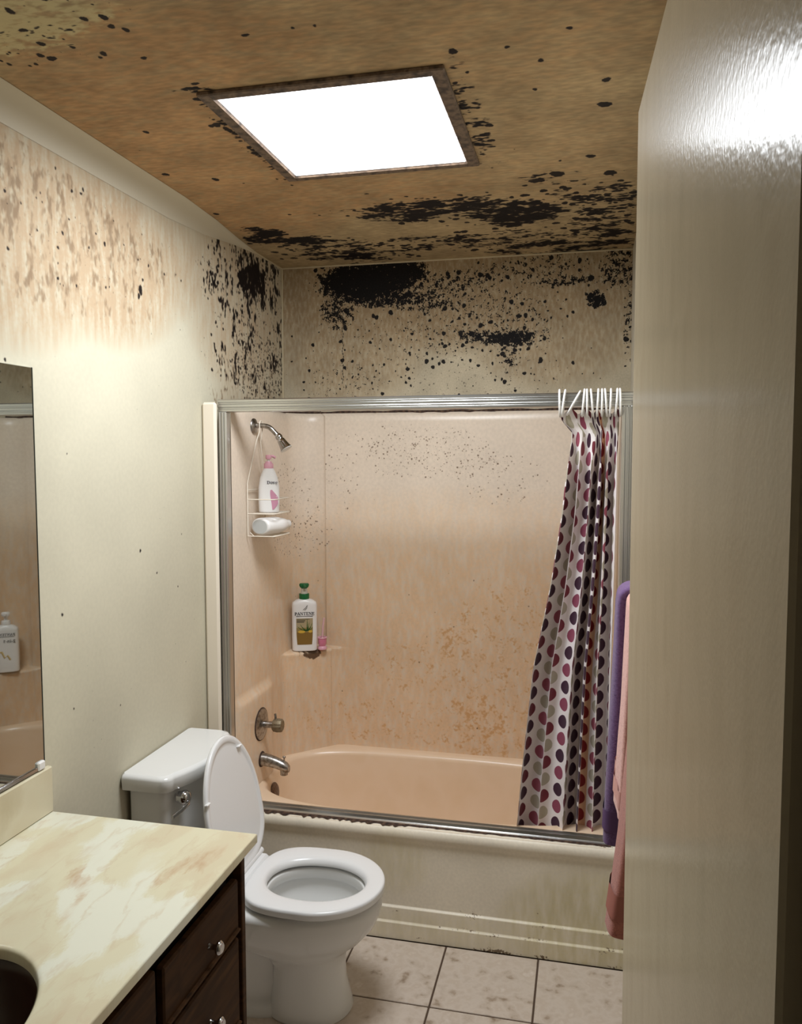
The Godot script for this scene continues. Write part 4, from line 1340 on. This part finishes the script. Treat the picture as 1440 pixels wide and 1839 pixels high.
# ------------------------------------------------------------ towels
func towel(called: String, label: String, col: Color, dark: Color, z0: float, z1: float, profile: Array, right: float, s: int, thick: float) -> void:
	var t := thing(called, label, "towel", Vector3(0, 0, 0), "")
	var terry := world_mapped(flat(Color.WHITE, 0.95), ramp_noise(128, 128, 0.12, s, [dark, col, col]), Vector3(6, 6, 6))
	with_relief(terry, M.orange_peel, 1.2)
	terry.rim_enabled = true
	terry.rim = 0.35
	# a thick sheet: up the left side, over the bar, down the right side
	var path := []
	var top: float = profile[0][0]
	var low: float = profile[-1][0]
	for j in 37:
		var y := lerpf(low, top - 0.02, j / 36.0)
		var xl: float = profile[0][1]
		for k in profile.size() - 1:
			if y <= profile[k][0] and y >= profile[k + 1][0]:
				xl = lerpf(profile[k][1], profile[k + 1][1], inverse_lerp(profile[k][0], profile[k + 1][0], y))
		path.append(Vector2(xl + thick * (1.0 + 0.7 * clampf((top - 0.03 - y) / 0.3, 0.0, 1.0)), y))
	var from: Vector2 = path[-1]
	var reach := right - thick - from.x
	for j in range(1, 12):
		var a := PI * j / 12.0
		path.append(Vector2(from.x + reach * (1 - cos(a)) / 2, from.y + 0.020 * sin(a)))
	for j in 25:
		path.append(Vector2(right - thick, lerpf(top - 0.02, low + 0.04, j / 24.0)))
	var rows := []
	for j in path.size():
		var along: Vector2 = (path[mini(j + 1, path.size() - 1)] - path[maxi(j - 1, 0)]).normalized()
		var out := Vector2(-along.y, along.x)
		var row := []
		var hang := clampf((top - path[j].y) / 0.3, 0.0, 1.0)
		for i in 44:
			var a := TAU * i / 44
			var z := (z1 - z0) / 2 * signf(cos(a)) * pow(absf(cos(a)), 0.35)
			var d := thick * (1.0 + (0.7 * clampf((top - 0.03 - path[j].y) / 0.3, 0.0, 1.0) if j < 37 else 0.0)) * signf(sin(a)) * pow(absf(sin(a)), 0.55)
			var wave := 0.003 * sin(z * 55.0 + path[j].y * 4.0 + s) * hang if j < 37 else 0.0
			var p: Vector2 = path[j] + out * (d + wave)
			row.append(Vector3(minf(p.x, right), p.y + 0.012 * sin(z * 9.0 + s) * hang, (z0 + z1) / 2 + z))
		rows.append(row)
	obj("folded_cloth", skin(rows, true, true, true), terry, t)
	# woven border near the hem
	var band := []
	for j in 4:
		var mid := Vector3.ZERO
		for p in rows[2 + j]:
			mid += p / 44.0
		var row := []
		for p in rows[2 + j]:
			var q: Vector3 = p - mid
			row.append(mid + Vector3(q.x * 1.12, q.y, q.z * 1.01))
		band.append(row)
	obj("border", skin(band, true), flat(dark.lerp(col, 0.6), 0.8), t)

func towels() -> void:
	var bar := thing("towel_bar", "chrome towel bar on the right wall behind the hanging towels", "towel bar", Vector3(RIGHT, 1.338, 1.60))
	obj("rod", tube([Vector3(-0.042, 0, -0.275), Vector3(-0.042, 0, 0.275)], 0.005, 14), M.chrome, bar)
	for s in [-1, 1]:
		var post := obj("post", lathe([Vector2(0.022, 0.0), Vector2(0.022, 0.006), Vector2(0.010, 0.012), Vector2(0.010, 0.045), Vector2(0.013, 0.055), Vector2(0.006, 0.06)], 20), M.chrome, bar, Vector3(0, 0, 0.275 * s))
		post.rotation.z = PI / 2
	towel("purple_towel", "purple terry towel hanging next to the shower curtain", rgb(108, 80, 124), rgb(78, 52, 94), 1.345, 1.455, [[1.365, 1.424], [1.33, 1.419], [1.1, 1.412], [0.85, 1.402], [0.735, 1.399]], 1.508, 3, 0.015)
	towel("pink_towel", "pale pink terry towel hanging in front of the purple one", rgb(226, 176, 166), rgb(196, 140, 134), 1.46, 1.66, [[1.365, 1.440], [1.33, 1.438], [1.1, 1.428], [0.93, 1.419], [0.90, 1.418]], 1.508, 4, 0.012)
	towel("rose_towel", "dusty rose towel hanging lowest beside the open door", rgb(178, 112, 98), rgb(142, 84, 74), 1.68, 1.80, [[1.362, 1.440], [1.25, 1.440], [1.1, 1.438], [0.9, 1.421], [0.71, 1.398]], 1.508, 5, 0.013)

# ------------------------------------------------------------ the open door
func door() -> void:
	var far := Vector3(1.4053, 0, 2.275)
	var near := Vector3(1.4386, 0, 3.033)
	var d := (near - far)
	var w := d.length()
	var o := Node3D.new()
	o.name = "door_1"
	add_child(o)
	o.position = near
	tag(o, "glossy cream painted door standing open at the right", "", "", "structure")
	o.rotation.y = atan2(d.x, d.z)
	var paint := world_mapped(flat(Color.WHITE, 0.2), ramp_noise(256, 256, 0.01, 121, [rgb(194, 180, 154), rgb(202, 188, 162), rgb(196, 181, 155)], Vector2i(1, 4)), Vector3(3.0, 3.0, 3.0))
	with_relief(paint, M.orange_peel, 0.10)
	paint.metallic_specular = 0.08
	var leaf := obj("door_leaf", bevelled(Vector3(0.036, 2.145, w), 0.003), paint, o, Vector3(0.018, 2.145 / 2 + 0.012, -w / 2))
	for y in [0.25, 1.1, 1.95]:
		obj("hinge", tube([Vector3(0.03, y - 0.045, 0.006), Vector3(0.03, y + 0.045, 0.006)], 0.006, 10), M.dull_chrome, o)
